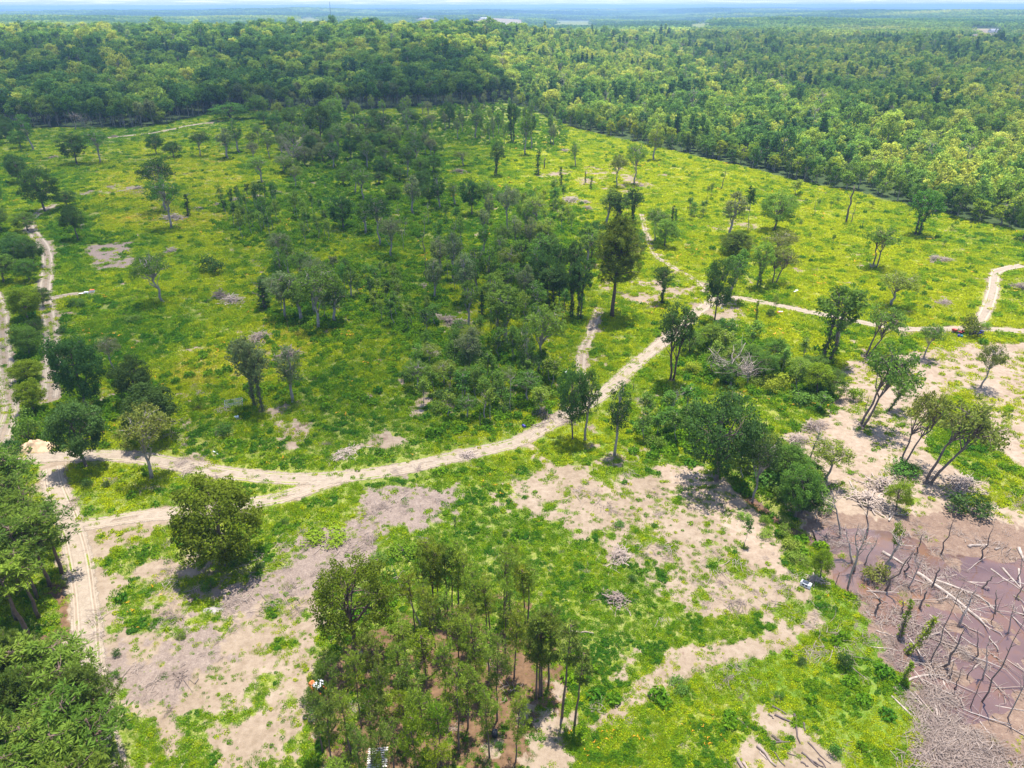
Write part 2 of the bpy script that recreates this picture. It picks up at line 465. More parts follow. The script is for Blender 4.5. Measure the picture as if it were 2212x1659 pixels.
def ground_material():
    m, nt = new_mat('ground_soil_and_grass')
    pos = nd(nt, 'ShaderNodeNewGeometry').outputs['Position']
    nb, nm, ns, nf = noise(nt, pos, 0.022, 3), noise(nt, pos, 0.13, 4, 0.6), noise(nt, pos, 0.9, 5, 0.65), noise(nt, pos, 4.0, 4, 0.7)
    a = nd(nt, 'ShaderNodeAttribute', attribute_name='soil_a')
    b = nd(nt, 'ShaderNodeAttribute', attribute_name='soil_b')
    c = nd(nt, 'ShaderNodeAttribute', attribute_name='soil_c')
    sa, sb, sc = (nd(nt, 'ShaderNodeSeparateColor', {0: v.outputs['Color']}).outputs for v in (a, b, c))
    g = mth(nt, 'ADD', mth(nt, 'MULTIPLY', nb, 0.5), mth(nt, 'MULTIPLY', nm, 0.3))
    g = mth(nt, 'ADD', g, mth(nt, 'MULTIPLY', ns, 0.2))
    g = mth(nt, 'ADD', g, mth(nt, 'MULTIPLY', sb[2], 0.16))
    gcol = ramp(nt, g, [(0.30, (0.07, 0.14, 0.014)), (0.48, (0.14, 0.20, 0.014)), (0.60, (0.22, 0.26, 0.02)), (0.80, (0.32, 0.33, 0.035))])
    tan = nd(nt, 'ShaderNodeMapRange', {0: mth(nt, 'ADD', mth(nt, 'MULTIPLY', nf, 0.55), mth(nt, 'MULTIPLY', ns, 0.45)), 1: 0.46, 2: 0.66, 3: 0.0, 4: 0.7}).outputs[0]
    gcol = mixc(nt, tan, gcol, (0.36, 0.29, 0.16, 1))
    gcol = nd(nt, 'ShaderNodeHueSaturation', {'Value': nd(nt, 'ShaderNodeMapRange', {0: nf, 1: 0.3, 2: 0.7, 3: 0.55, 4: 1.15}).outputs[0], 'Color': gcol}).outputs[0]
    gcol = mixc(nt, mth(nt, 'MULTIPLY', sb[0], 0.75), gcol, ramp(nt, ns, [(0.3, (0.20, 0.19, 0.05)), (0.7, (0.40, 0.34, 0.15))]))
    gcol = mixc(nt, mth(nt, 'MULTIPLY', sb[1], 0.7), gcol, ramp(nt, ns, [(0.3, (0.05, 0.13, 0.012)), (0.7, (0.16, 0.24, 0.02))]))
    jit = mth(nt, 'MULTIPLY', mth(nt, 'SUBTRACT', mth(nt, 'ADD', mth(nt, 'MULTIPLY', nf, 0.6), mth(nt, 'MULTIPLY', ns, 0.4)), 0.5), 1.3)

    def edge(s, add=0.0):
        v = mth(nt, 'ADD', s, jit)
        return mth(nt, 'MULTIPLY', nd(nt, 'ShaderNodeMapRange', {0: mth(nt, 'ADD', v, add), 1: 0.35, 2: 0.65, 3: 0.0, 4: 1.0}).outputs[0], mth(nt, 'GREATER_THAN', s, 0.03))
    col = gcol
    col = mixc(nt, edge(c.outputs['Alpha']), col, ramp(nt, ns, [(0.3, (0.083, 0.048, 0.026)), (0.7, (0.192, 0.115, 0.064))]))
    col = mixc(nt, edge(sa[0]), col, ramp(nt, mth(nt, 'ADD', mth(nt, 'MULTIPLY', ns, 0.6), mth(nt, 'MULTIPLY', nm, 0.4)), [(0.3, (0.165, 0.120, 0.078)), (0.5, (0.253, 0.194, 0.138)), (0.72, (0.330, 0.267, 0.201))]))
    col = mixc(nt, edge(sa[1]), col, ramp(nt, mth(nt, 'ADD', mth(nt, 'MULTIPLY', nf, 0.6), mth(nt, 'MULTIPLY', ns, 0.4)), [(0.3, (0.117, 0.085, 0.071)), (0.55, (0.227, 0.176, 0.143)), (0.75, (0.358, 0.294, 0.245))]))
    col = mixc(nt, edge(sa[2]), col, ramp(nt, mth(nt, 'ADD', mth(nt, 'MULTIPLY', ns, 0.6), mth(nt, 'MULTIPLY', nm, 0.4)), [(0.28, (0.183, 0.126, 0.088)), (0.5, (0.287, 0.218, 0.158)), (0.72, (0.377, 0.310, 0.240))]))
    col = mixc(nt, edge(a.outputs['Alpha']), col, ramp(nt, mth(nt, 'ADD', mth(nt, 'MULTIPLY', ns, 0.5), mth(nt, 'MULTIPLY', nf, 0.5)), [(0.3, (0.105, 0.068, 0.050)), (0.5, (0.182, 0.122, 0.090)), (0.72, (0.294, 0.218, 0.158))]))
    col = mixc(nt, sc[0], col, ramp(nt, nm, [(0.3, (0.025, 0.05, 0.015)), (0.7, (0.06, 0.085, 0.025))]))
    col = mixc(nt, sc[1], col, ramp(nt, nb, [(0.3, (0.136, 0.167, 0.043)), (0.7, (0.198, 0.211, 0.074))]))
    col = mixc(nt, sc[2], col, ramp(nt, nb, [(0.3, (0.248, 0.192, 0.118)), (0.7, (0.298, 0.242, 0.161))]))
    bp = nd(nt, 'ShaderNodeBump', {'Strength': 0.5, 'Distance': 0.25, 'Height': mth(nt, 'ADD', mth(nt, 'MULTIPLY', ns, 0.6), mth(nt, 'MULTIPLY', nf, 0.4))}).outputs[0]
    bs = nd(nt, 'ShaderNodeBsdfPrincipled', {'Base Color': col, 'Roughness': 0.95, 'Specular IOR Level': 0.15, 'Normal': bp})
    out(nt, bs.outputs[0])
    return m


def road_material():
    m, nt = new_mat('sandy_track')
    pos = nd(nt, 'ShaderNodeNewGeometry').outputs['Position']
    at = nd(nt, 'ShaderNodeSeparateColor', {0: nd(nt, 'ShaderNodeAttribute', attribute_name='lane').outputs['Color']}).outputs
    u, mid = at[0], at[1]
    ns, nf, nm = noise(nt, pos, 0.8, 5, 0.65), noise(nt, pos, 4.5, 4, 0.7), noise(nt, pos, 0.15, 3)
    col = ramp(nt, mth(nt, 'ADD', mth(nt, 'MULTIPLY', ns, 0.5), mth(nt, 'MULTIPLY', nf, 0.5)), [(0.3, (0.204, 0.159, 0.117)), (0.5, (0.290, 0.235, 0.177)), (0.7, (0.371, 0.313, 0.245))])
    rut = mth(nt, 'ABSOLUTE', mth(nt, 'SUBTRACT', u, 0.48))
    col = mixc(nt, nd(nt, 'ShaderNodeMapRange', {0: rut, 1: 0.02, 2: 0.14, 3: 0.8, 4: 0.0}).outputs[0], col, (0.408, 0.343, 0.262, 1))
    col = mixc(nt, nd(nt, 'ShaderNodeMapRange', {0: mth(nt, 'ABSOLUTE', mth(nt, 'SUBTRACT', rut, 0.17)), 1: 0.0, 2: 0.05, 3: 0.35, 4: 0.0}).outputs[0], col, (0.186, 0.144, 0.103, 1))
    cover = mth(nt, 'ADD', mth(nt, 'SUBTRACT', 1.0, u), mth(nt, 'MULTIPLY', mth(nt, 'SUBTRACT', mth(nt, 'ADD', mth(nt, 'MULTIPLY', ns, 0.6), mth(nt, 'MULTIPLY', nf, 0.4)), 0.5), 0.9))
    al = nd(nt, 'ShaderNodeMapRange', {0: cover, 1: 0.17, 2: 0.30, 3: 0.0, 4: 1.0}).outputs[0]
    strip = mth(nt, 'MULTIPLY', mth(nt, 'LESS_THAN', mth(nt, 'ADD', u, mth(nt, 'MULTIPLY', mth(nt, 'SUBTRACT', nf, 0.5), 0.9)), 0.17),
                mth(nt, 'GREATER_THAN', mth(nt, 'ADD', mid, mth(nt, 'MULTIPLY', mth(nt, 'SUBTRACT', nm, 0.5), 1.2)), 0.35))
    al = mth(nt, 'MULTIPLY', al, mth(nt, 'SUBTRACT', 1.0, strip))
    bp = nd(nt, 'ShaderNodeBump', {'Strength': 0.5, 'Distance': 0.15, 'Height': ns}).outputs[0]
    bs = nd(nt, 'ShaderNodeBsdfPrincipled', {'Base Color': col, 'Roughness': 0.95, 'Specular IOR Level': 0.1, 'Normal': bp})
    tr = nd(nt, 'ShaderNodeBsdfTransparent')
    out(nt, nd(nt, 'ShaderNodeMixShader', {0: al, 1: tr.outputs[0], 2: bs.outputs[0]}).outputs[0])
    return m


M_GROUND, M_ROAD = ground_material(), road_material()


def water_material():
    m, nt = new_mat('muddy_water')
    pos = nd(nt, 'ShaderNodeNewGeometry').outputs['Position']
    f, f2 = noise(nt, pos, 0.12, 3), noise(nt, pos, 1.2, 4)
    col = ramp(nt, f, [(0.3, (0.094, 0.056, 0.049)), (0.52, (0.137, 0.083, 0.070)), (0.70, (0.187, 0.092, 0.041))])
    bp = nd(nt, 'ShaderNodeBump', {'Strength': 0.08, 'Distance': 0.05, 'Height': f2}).outputs[0]
    bs = nd(nt, 'ShaderNodeBsdfPrincipled', {'Base Color': col, 'Roughness': 0.04, 'IOR': 1.65, 'Normal': bp})
    out(nt, bs.outputs[0])
    return m


M_WATER = water_material()

# ------------------------------------------------------------------ mesh helpers


def mesh_from(name, verts, faces_quads=None, tris=None, mats=(), mat_idx=None, smooth=False, attrs=None):
    """verts (n,3); quads (m,4) and / or tris (k,3) as arrays"""
    me = bpy.data.meshes.new(name)
    verts = np.asarray(verts, np.float32)
    q = np.asarray(faces_quads, np.int32).reshape(-1, 4) if faces_quads is not None and len(faces_quads) else np.zeros((0, 4), np.int32)
    t = np.asarray(tris, np.int32).reshape(-1, 3) if tris is not None and len(tris) else np.zeros((0, 3), np.int32)
    me.vertices.add(len(verts))
    me.vertices.foreach_set('co', verts.ravel())
    loops = np.concatenate([q.ravel(), t.ravel()])
    me.loops.add(len(loops))
    me.loops.foreach_set('vertex_index', loops)
    starts = np.concatenate([np.arange(len(q)) * 4, len(q) * 4 + np.arange(len(t)) * 3])
    me.polygons.add(len(q) + len(t))
    me.polygons.foreach_set('loop_start', starts.astype(np.int32))
    if mat_idx is not None:
        me.polygons.foreach_set('material_index', np.asarray(mat_idx, np.int32))
    me.polygons.foreach_set('use_smooth', np.full(len(q) + len(t), smooth))
    for m in mats:
        me.materials.append(m)
    for k, v in (attrs or {}).items():
        v = np.asarray(v, np.float32)
        if v.ndim == 1:
            me.attributes.new(k, 'FLOAT', 'POINT').data.foreach_set('value', v)
        else:
            me.attributes.new(k, 'FLOAT_COLOR', 'POINT').data.foreach_set('color', v.ravel())
    me.update(calc_edges=True)
    return me


def link(name, me, parent=None, loc=None):
    o = bpy.data.objects.new(name, me)
    COL.objects.link(o)
    if loc is not None:
        o.location = loc
    if parent is not None:
        o.parent = parent
    return o


def tag(o, label=None, cat=None, group=None, kind=None):
    if label:
        o['label'] = label
    if cat:
        o['category'] = cat
    if group:
        o['group'] = group
    if kind:
        o['kind'] = kind
    return o


class Builder:
    """collects tubes, boxes and leaf faces for one mesh"""

    def __init__(self):
        self.v, self.q, self.t, self.mi, self.c, self.n = [], [], [], [], [], 0
        self.tmi = []

    def add(self, v, q=None, t=None, mi=0, clump=None):
        v = np.asarray(v, float)
        if q is not None and len(q):
            q = np.asarray(q)
            self.q.append(q + self.n)
            self.mi.append(np.full(len(q), mi))
        if t is not None and len(t):
            t = np.asarray(t)
            self.t.append(t + self.n)
            self.tmi.append(np.full(len(t), mi))
        self.v.append(v)
        self.c.append(np.full(len(v), 0.5) if clump is None else np.broadcast_to(clump, (len(v),)))
        self.n += len(v)

    def tube(self, pts, radii, sides=6, mi=0):
        pts = np.asarray(pts, float)
        n = len(pts)
        d = np.gradient(pts, axis=0)
        d /= np.linalg.norm(d, axis=1)[:, None] + 1e-9
        up = np.array([0.0, 0, 1]) if abs(d[:, 2]).mean() < 0.8 else np.array([1.0, 0, 0])
        s = np.cross(d, up)
        s /= np.linalg.norm(s, axis=1)[:, None] + 1e-9
        w = np.cross(s, d)
        a = np.arange(sides) * 2 * np.pi / sides
        ring = s[:, None] * np.cos(a)[None, :, None] + w[:, None] * np.sin(a)[None, :, None]
        v = (pts[:, None] + ring * np.asarray(radii)[:, None, None]).reshape(-1, 3)
        i = np.arange(n - 1)[:, None] * sides
        j = np.arange(sides)[None]
        k = (j + 1) % sides
        q = np.stack([i + j, i + k, i + sides + k, i + sides + j], -1).reshape(-1, 4)
        caps = [[0, b + 1, b] for b in range(1, sides - 1)] + [[(n - 1) * sides, (n - 1) * sides + b, (n - 1) * sides + b + 1] for b in range(1, sides - 1)]
        self.add(v, q, caps, mi)

    def box(self, c, size, mi=0, rz=0.0, taper=1.0):
        x, y, z = np.array(size) / 2
        v = np.array([[-x, -y, -z], [x, -y, -z], [x, y, -z], [-x, y, -z], [-x * taper, -y * taper, z], [x * taper, -y * taper, z], [x * taper, y * taper, z], [-x * taper, y * taper, z]])
        co, si = math.cos(rz), math.sin(rz)
        v = np.stack([v[:, 0] * co - v[:, 1] * si, v[:, 0] * si + v[:, 1] * co, v[:, 2]], 1) + np.array(c)
        self.add(v, [[0, 3, 2, 1], [4, 5, 6, 7], [0, 1, 5, 4], [1, 2, 6, 5], [2, 3, 7, 6], [3, 0, 4, 7]], None, mi)

    def leaves(self, centres, size, rng, out_dir=None, aspect=1.6, mi=0, clump=None, flat=0.0):
        """diamond shaped leaf faces at centres"""
        c = np.asarray(centres, float)
        n = len(c)
        nrm = rng.normal(size=(n, 3))
        if out_dir is not None:
            nrm = nrm * 0.75 + out_dir
        nrm[:, 2] += flat
        nrm /= np.linalg.norm(nrm, axis=1)[:, None] + 1e-9
        a = np.cross(nrm, rng.normal(size=(n, 3)))
        a /= np.linalg.norm(a, axis=1)[:, None] + 1e-9
        b = np.cross(nrm, a)
        s = (np.asarray(size) * rng.uniform(0.7, 1.35, n))[:, None]
        v = np.stack([c + a * s * 0.5 * aspect, c + b * s * 0.5, c - a * s * 0.5 * aspect, c - b * s * 0.5], 1).reshape(-1, 3)
        cl = None if clump is None else np.repeat(np.broadcast_to(clump, (n,)), 4)
        self.add(v, np.arange(4 * n).reshape(-1, 4), None, mi, cl)

    def mesh(self, name, mats, smooth=False):
        if not self.v:
            return None
        v = np.concatenate(self.v)
        q = np.concatenate(self.q) if self.q else None
        t = np.concatenate(self.t) if self.t else None
        mi = np.concatenate(self.mi + self.tmi)
        return mesh_from(name, v, q, t, mats, mi, smooth, {'clump': np.concatenate(self.c)})


def limb(b, p0, p1, r0, r1, rng, n=5, wob=0.06, sides=5, mi=0, droop=0.0):
    p0, p1 = np.asarray(p0, float), np.asarray(p1, float)
    t = np.linspace(0, 1, n)[:, None]
    L = np.linalg.norm(p1 - p0)
    pts = p0 + (p1 - p0) * t
    w = rng.normal(size=(n, 3)) * wob * L
    w[0] = 0
    w[-1] *= 0.4
    pts = pts + w
    pts[:, 2] += droop * L * np.sin(np.pi * t[:, 0])
    b.tube(pts, np.linspace(r0, r1, n), sides, mi)
    return pts


def clusters_leaves(b, centres, rad, per, size, rng, crown_c, mi=0, aspect=1.5, flat=0.25):
    for c in centres:
        k = max(4, int(per * rng.uniform(0.6, 1.4)))
        d = rng.normal(size=(k, 3))
        d /= np.linalg.norm(d, axis=1)[:, None]
        rr = rad * rng.uniform(0.75, 1.3) * rng.uniform(0.25, 1.0, k) ** 0.5
        p = c + d * rr[:, None] * np.array([1.0, 1.0, 0.72])
        o = p - crown_c
        o /= np.linalg.norm(o, axis=1)[:, None] + 1e-9
        cl = np.clip(rng.normal(0.5, 0.18) + rng.normal(0, 0.14, k), 0, 1)
        b.leaves(p, size, rng, o * 0.35 + d * 0.6, aspect, mi, cl, flat)


def make_tree(seed, H, W, trunk_frac, n_clu, per, leaf, shape='round', limbs=8, bark=None, fork=False, ivy=0, crad=None, trunk_r=None, one_mesh=False, leafmat=None, sparse=0.55):
    """returns meshes (trunk, crown, H, W): a tapering trunk with limbs; crown of leaf clusters on a lumpy ellipsoid"""
    rng = np.random.default_rng(seed)
    T, C = Builder(), Builder()
    zb = H * trunk_frac
    cc = np.array([rng.normal(0, 0.02) * H, rng.normal(0, 0.02) * H, (zb + H) / 2 * 1.0])
    ex = np.array([W / 2, W / 2, (H - zb) / 2])
    tr = trunk_r or 0.02 * H + 0.06
    stems = 2 if fork else 1
    tops = []
    for s in range(stems):
        off = np.array([0.0, 0, 0]) if stems == 1 else np.array([(-0.5 if s == 0 else 0.5) * 0.05 * H, 0, 0])
        top = cc + np.array([rng.normal(0, 0.05) * W + (0 if stems == 1 else (-1, 1)[s] * 0.16 * W), rng.normal(0, 0.05) * W, ex[2] * 0.45])
        pts = limb(T, off - np.array([0, 0, 0.3]), top, tr * (1 if stems == 1 else 0.75), tr * 0.25, rng, 7, 0.018, 7)
        tops.append(pts)
        T.tube([off - np.array([0, 0, 0.3]), off + np.array([0, 0, 0.5])], [tr * 1.55, tr * 0.95], 7)
        if ivy:
            for p in np.linspace(0, 1, int(ivy)):
                k = p * 0.85 * (len(pts) - 1)
                i = int(k)
                q = pts[i] + (pts[i + 1] - pts[i]) * (k - i)
                clusters_leaves(C, [q + rng.normal(0, 0.2, 3)], 0.55 + 0.3 * rng.random(), per * 0.7, leaf, rng, q)
    lump = rng.uniform(0.72, 1.12, 12)
    ldir = rng.normal(size=(12, 3))
    ldir /= np.linalg.norm(ldir, axis=1)[:, None]
    cen = []
    while len(cen) < n_clu:
        d = rng.normal(size=3)
        d /= np.linalg.norm(d)
        if shape == 'umbrella' and d[2] < -0.15:
            continue
        if shape == 'round' and d[2] < -0.55 and rng.random() < 0.6:
            continue
        w = np.exp(4 * (ldir @ d))
        r = (w * lump).sum() / w.sum() * rng.uniform(sparse, 1.0)
        p = cc + d * ex * r
        if shape == 'cone':
            f = np.clip((H - p[2]) / (H - zb), 0.08, 1)
            p[:2] = cc[:2] + (p[:2] - cc[:2]) * f ** 0.8
        if shape == 'umbrella':
            p[2] = max(p[2], zb + 0.1 * (H - zb))
        cen.append(p)
    cen = np.array(cen)
    cr = crad or 0.115 * W + 0.25
    clusters_leaves(C, cen, cr, per, leaf, rng, cc)
    far = cen[np.argsort(-np.linalg.norm((cen - cc) / ex, axis=1))]
    sel = far[:: max(1, len(far) // (limbs * 2))][: limbs * 2]
    for i, p in enumerate(sel):
        st = tops[i % stems]
        k = rng.uniform(0.45, 0.95) * (len(st) - 1)
        j = min(int(k), len(st) - 2)
        q = st[j] + (st[j + 1] - st[j]) * (k - j)
        if p[2] < q[2]:
            q = st[max(2, j - 2)]
        pts = limb(T, q, p, tr * rng.uniform(0.28, 0.45), tr * 0.07, rng, 5, 0.05, 4, 0, 0.08)
        for s in range(2):
            near = cen[rng.integers(len(cen))]
            if np.linalg.norm(near - pts[2]) < 0.45 * W:
                limb(T, pts[2 + s % 2], near, tr * 0.14, tr * 0.05, rng, 3, 0.05, 3)
    bark = bark or M_BARK
    if one_mesh:
        for v, q, mi, c in zip(T.v, T.q, T.mi, T.c):
            pass
        off = C.n
        for v in T.v:
            C.v.append(v)
        for q in T.q:
            C.q.append(q + off)
        for t in T.t:
            C.t.append(t + off)
        C.c += T.c
        C.mi = C.mi + [np.full(len(x), 1) for x in T.q]
        C.tmi = C.tmi + [np.full(len(x), 1) for x in T.t]
        C.n += T.n
        return None, C.mesh('tree', [leafmat or M_LEAF, bark]), H, W
    return T.mesh('trunk', [bark], True), C.mesh('crown', [leafmat or M_LEAF]), H, W


def make_pine(seed, H, W, bare=0.45, whorls=10, per=4, tuft=0.8, needle=15, bushy=False, one_mesh=False):
    rng = np.random.default_rng(seed)
    T, C = Builder(), Builder()
    tr = 0.012 * H + 0.05 if not bushy else 0.02 * H + 0.08
    pts = limb(T, (0, 0, -0.3), (rng.normal(0, 0.02) * H, rng.normal(0, 0.02) * H, H * 0.97), tr, 0.04, rng, 8, 0.006, 6)
    for w in range(whorls):
        f = bare + (1 - bare) * (w + rng.uniform(0, 0.7)) / whorls
        k = f * (len(pts) - 1)
        j = min(int(k), len(pts) - 2)
        q = pts[j] + (pts[j + 1] - pts[j]) * (k - j)
        g = (f - bare) / (1 - bare)
        L = W / 2 * (math.sin(math.pi * min(1, 0.30 + 0.70 * g)) ** 0.7 if bushy else (0.32 + 0.68 * math.sin(math.pi * (0.18 + 0.74 * g))))
        for s in range(per):
            a = rng.uniform(0, 2 * math.pi)
            l = L * rng.uniform(0.55, 1.1)
            e = q + np.array([math.cos(a) * l, math.sin(a) * l, l * rng.uniform(0.15, 0.55)])
            bp = limb(T, q, e, tr * 0.28, 0.015, rng, 3, 0.05, 3)
            for u in (0.45, 0.7, 0.9, 1.05):
                if u * l < 0.35 and u < 1:
                    continue
                c = q + (e - q) * u + rng.normal(0, 0.22, 3) * (1 if not bushy else 1.8)
                n = max(5, int(needle * (0.6 if u < 0.6 else 1) * rng.uniform(0.7, 1.2)))
                d = rng.normal(size=(n, 3))
                d[:, 2] += 0.45
                d /= np.linalg.norm(d, axis=1)[:, None]
                s_ = tuft * rng.uniform(0.7, 1.2)
                a0 = np.cross(d, rng.normal(size=(n, 3)))
                a0 /= np.linalg.norm(a0, axis=1)[:, None]
                wv = s_ * 0.085
                v = np.stack([c + d * s_ * 0.08, c + d * s_ * 0.5 + a0 * wv, c + d * s_ * rng.uniform(0.7, 1.0, n)[:, None], c + d * s_ * 0.5 - a0 * wv], 1).reshape(-1, 3)
                cl = np.repeat(np.clip(rng.normal(0.5, 0.15) + rng.normal(0, 0.12, n), 0, 1), 4)
                C.add(v, np.arange(4 * n).reshape(-1, 4), None, 0, cl)
    if one_mesh:
        return None, None, H, W
    return T.mesh('trunk', [M_BARK_PINE], True), C.mesh('crown', [M_LEAF]), H, W


def make_bush(seed, H, W, n_clu=26, per=34, leaf=0.2):
    rng = np.random.default_rng(seed)
    T, C = Builder(), Builder()
    cc = np.array([0, 0, H * 0.35])
    cen = []
    for _ in range(n_clu):
        d = rng.normal(size=3)
        d[2] = abs(d[2]) * 0.9 - 0.15
        d /= np.linalg.norm(d)
        cen.append(cc + d * np.array([W / 2, W / 2, H * 0.62]) * rng.uniform(0.45, 0.95))
    for p in cen[:10]:
        limb(T, (rng.normal(0, 0.08), rng.normal(0, 0.08), -0.1), p, 0.05, 0.015, rng, 4, 0.05, 4)
    clusters_leaves(C, cen, 0.17 * W + 0.15, per, leaf, rng, cc)
    return T.mesh('stem', [M_BARK], True), C.mesh('foliage', [M_LEAF]), H, W


def make_snag(seed, H, W, n=10, bark=None, ivy=False, twigs=2, r=None, broken=False):
    rng = np.random.default_rng(seed)
    T, C = Builder(), Builder()
    tr = r or 0.014 * H + 0.07
    top = (rng.normal(0, 0.04) * H, rng.normal(0, 0.04) * H, H)
    pts = limb(T, (0, 0, -0.3), top, tr, tr * (0.5 if broken else 0.12), rng, 8, 0.012, 7)
    for i in range(n):
        k = rng.uniform(0.35, 0.97) * 7
        j = min(int(k), 6)
        q = pts[j] + (pts[j + 1] - pts[j]) * (k - j)
        a = rng.uniform(0, 2 * math.pi)
        l = W / 2 * rng.uniform(0.4, 1.1)
        e = q + np.array([math.cos(a) * l, math.sin(a) * l, l * rng.uniform(0.3, 1.1)])
        bp = limb(T, q, e, tr * 0.38, tr * 0.08, rng, 4, 0.07, 4)
        for s in range(twigs):
            e2 = bp[2] + rng.normal(0, 0.3, 3) * l + np.array([0, 0, 0.25 * l])
            limb(T, bp[1 + s % 3], e2, tr * 0.15, tr * 0.04, rng, 3, 0.06, 3)
    if ivy:
        for f in np.linspace(0.02, 0.98, int(H * 2.4)):
            k = f * 6.99
            j = int(k)
            q = pts[j] + (pts[j + 1] - pts[j]) * (k - j)
            clusters_leaves(C, [q + rng.normal(0, 0.12, 3)], W * 0.22 * (1.15 - 0.6 * f) + 0.15, 22, 0.24, rng, q)
        return T.mesh('trunk', [bark or M_BARK], True), C.mesh('ivy', [M_LEAF]), H, W
    return T.mesh('trunk', [bark or M_DEADWOOD], True), None, H, W


ARCH = {}


def arch(key, *m):
    ARCH.setdefault(key, []).append(m)


for s in (1, 2, 3):
    arch('oak', *make_tree(s, 16, 13, 0.16, 150, 60, 0.26, 'round', 12, crad=1.2))
for s in (4, 5, 6):
    arch('open', *make_tree(s, 16, 11, 0.27, 110, 34, 0.25, 'umbrella', 14, M_BARK_PALE, sparse=0.45, crad=0.95))
for s in (7, 8):
    arch('tall', *make_tree(s, 17, 7, 0.26, 86, 34, 0.245, 'round', 9, M_BARK_PALE, crad=0.8))
for s in (9, 10):
    arch('slim', *make_tree(s, 12, 4.2, 0.22, 46, 17, 0.27, 'round', 7, M_BARK_PALE, crad=0.6, trunk_r=0.11, sparse=0.3))
for s in (11, 12):
    arch('ivytree', *make_tree(s, 16, 9, 0.42, 86, 32, 0.31, 'round', 9, fork=True, ivy=20, crad=0.9))
for s in (13, 14, 15):
    arch('lean', *make_tree(s, 15, 12, 0.32, 100, 26, 0.30, 'umbrella', 15, M_BARK, fork=True, sparse=0.38, crad=0.95))
for s, bf, wh in ((16, 0.45, 10), (17, 0.55, 8), (18, 0.38, 12), (19, 0.5, 9), (46, 0.6, 7), (47, 0.42, 11)):
    arch('pine', *make_pine(s, 14, 5.2, bf, wh))
arch('bigpine', *make_pine(20, 17, 13, 0.2, 26, 10, 0.8, 24, True))
arch('bigpine', *make_pine(21, 16, 9, 0.38, 20, 9, 0.75, 24, True))
for s in (22, 23, 24):
    arch('bush', *make_bush(s, 3.2, 4.0))
for s in (25, 26):
    arch('snag', *make_snag(s, 11, 5, 9))
arch('bare', *make_snag(27, 9, 8, 26, M_DEADWOOD, False, 4))
arch('stub', *make_snag(28, 6, 1.6, 3, M_BARK, False, 0, 0.2, True))
arch('charred', *make_snag(29, 5, 2.0, 3, M_DARKWOOD, False, 0, 0.22, True))
for s in (30, 31):
    arch('ivysnag', *make_snag(s, 9, 2.6, 5, M_BARK, True, 1))
arch('pole', *make_snag(32, 13, 2.0, 4, M_BARK, False, 1, 0.16))
arch('thinpine', *make_pine(33, 15, 3.2, 0.62, 8, 3, 0.7, 20))
for s in (41, 42, 43):
    arch('full', *make_tree(s, 15, 13, 0.09, 180, 78, 0.25, 'round', 9, crad=1.15))
arch('roundpine', *make_tree(44, 17, 13, 0.17, 200, 66, 0.19, 'round', 14, M_BARK_PINE, crad=0.9))
arch('roundpine', *make_tree(45, 16, 9, 0.42, 120, 50, 0.22, 'round', 10, M_BARK_PINE, crad=0.85, fork=True))
arch('cedar', *make_tree(34, 12, 3.4, 0.04, 60, 40, 0.25, 'cone', 5, crad=0.55))

COLOURS = {'dk': (0.080, 0.155, 0.038), 'md': (0.13, 0.24, 0.040), 'lt': (0.215, 0.32, 0.048), 'yl': (0.30, 0.37, 0.035), 'ol': (0.19, 0.225, 0.048),
           'gy': (0.19, 0.24, 0.10), 'pn': (0.25, 0.34, 0.042), 'pd': (0.17, 0.24, 0.04), 'br': (0.20, 0.29, 0.022), 'on': (0.14, 0.19, 0.018), 'eg': (0.115, 0.185, 0.034), 'el': (0.165, 0.25, 0.036)}
NAMES = {'oak': 'oak_tree', 'open': 'open_tree', 'tall': 'tall_tree', 'slim': 'sapling', 'ivytree': 'ivy_clad_tree', 'lean': 'leaning_tree', 'pine': 'pine_tree', 'bigpine': 'pine_tree',
         'bush': 'bush', 'snag': 'dead_tree', 'bare': 'bare_tree', 'stub': 'broken_snag', 'charred': 'charred_stump', 'ivysnag': 'ivy_clad_snag', 'pole': 'bare_pole_tree',
         'thinpine': 'slender_pine', 'full': 'leafy_tree', 'roundpine': 'pine_tree', 'cedar': 'cedar_tree'}
CATS = {'bush': 'bush', 'stub': 'dead tree', 'charred': 'stump', 'snag': 'dead tree', 'bare': 'dead tree', 'pole': 'dead tree', 'slim': 'sapling'}
COUNT = {}


def plant(kind, x, y, h, w, colour='md', label=None, group=None, lean=(0.0, 0.0), rot=None, variant=None):
    vs = ARCH[kind]
    i = COUNT.get(kind, 0)
    COUNT[kind] = i + 1
    tm, cm, H, W = vs[(i if variant is None else variant) % len(vs)]
    root = bpy.data.objects.new(NAMES[kind], None)
    root.empty_display_size = 0.5
    COL.objects.link(root)
    root.location = (x, y, float(terrain(x, y)) - 0.05)
    rot = random.uniform(0, 6.283) if rot is None else rot
    root.rotation_euler = (Matrix.Rotation(lean[0], 3, 'Y') @ Matrix.Rotation(-lean[1], 3, 'X') @ Matrix.Rotation(rot, 3, 'Z')).to_euler()
    root.scale = (w / W, w / W, h / H)
    tag(root, label, CATS.get(kind, 'tree'), group)
    if tm:
        link('stem' if kind == 'bush' else 'trunk', tm, root)
    if cm:
        c = link('foliage' if kind == 'bush' else ('ivy' if kind == 'ivysnag' else 'crown'), cm, root)
        b = COLOURS[colour]
        k = random.uniform(0.88, 1.14)
        c.color = (b[0] * k * random.uniform(0.92, 1.1), b[1] * k, b[2] * k, 1)
    return root


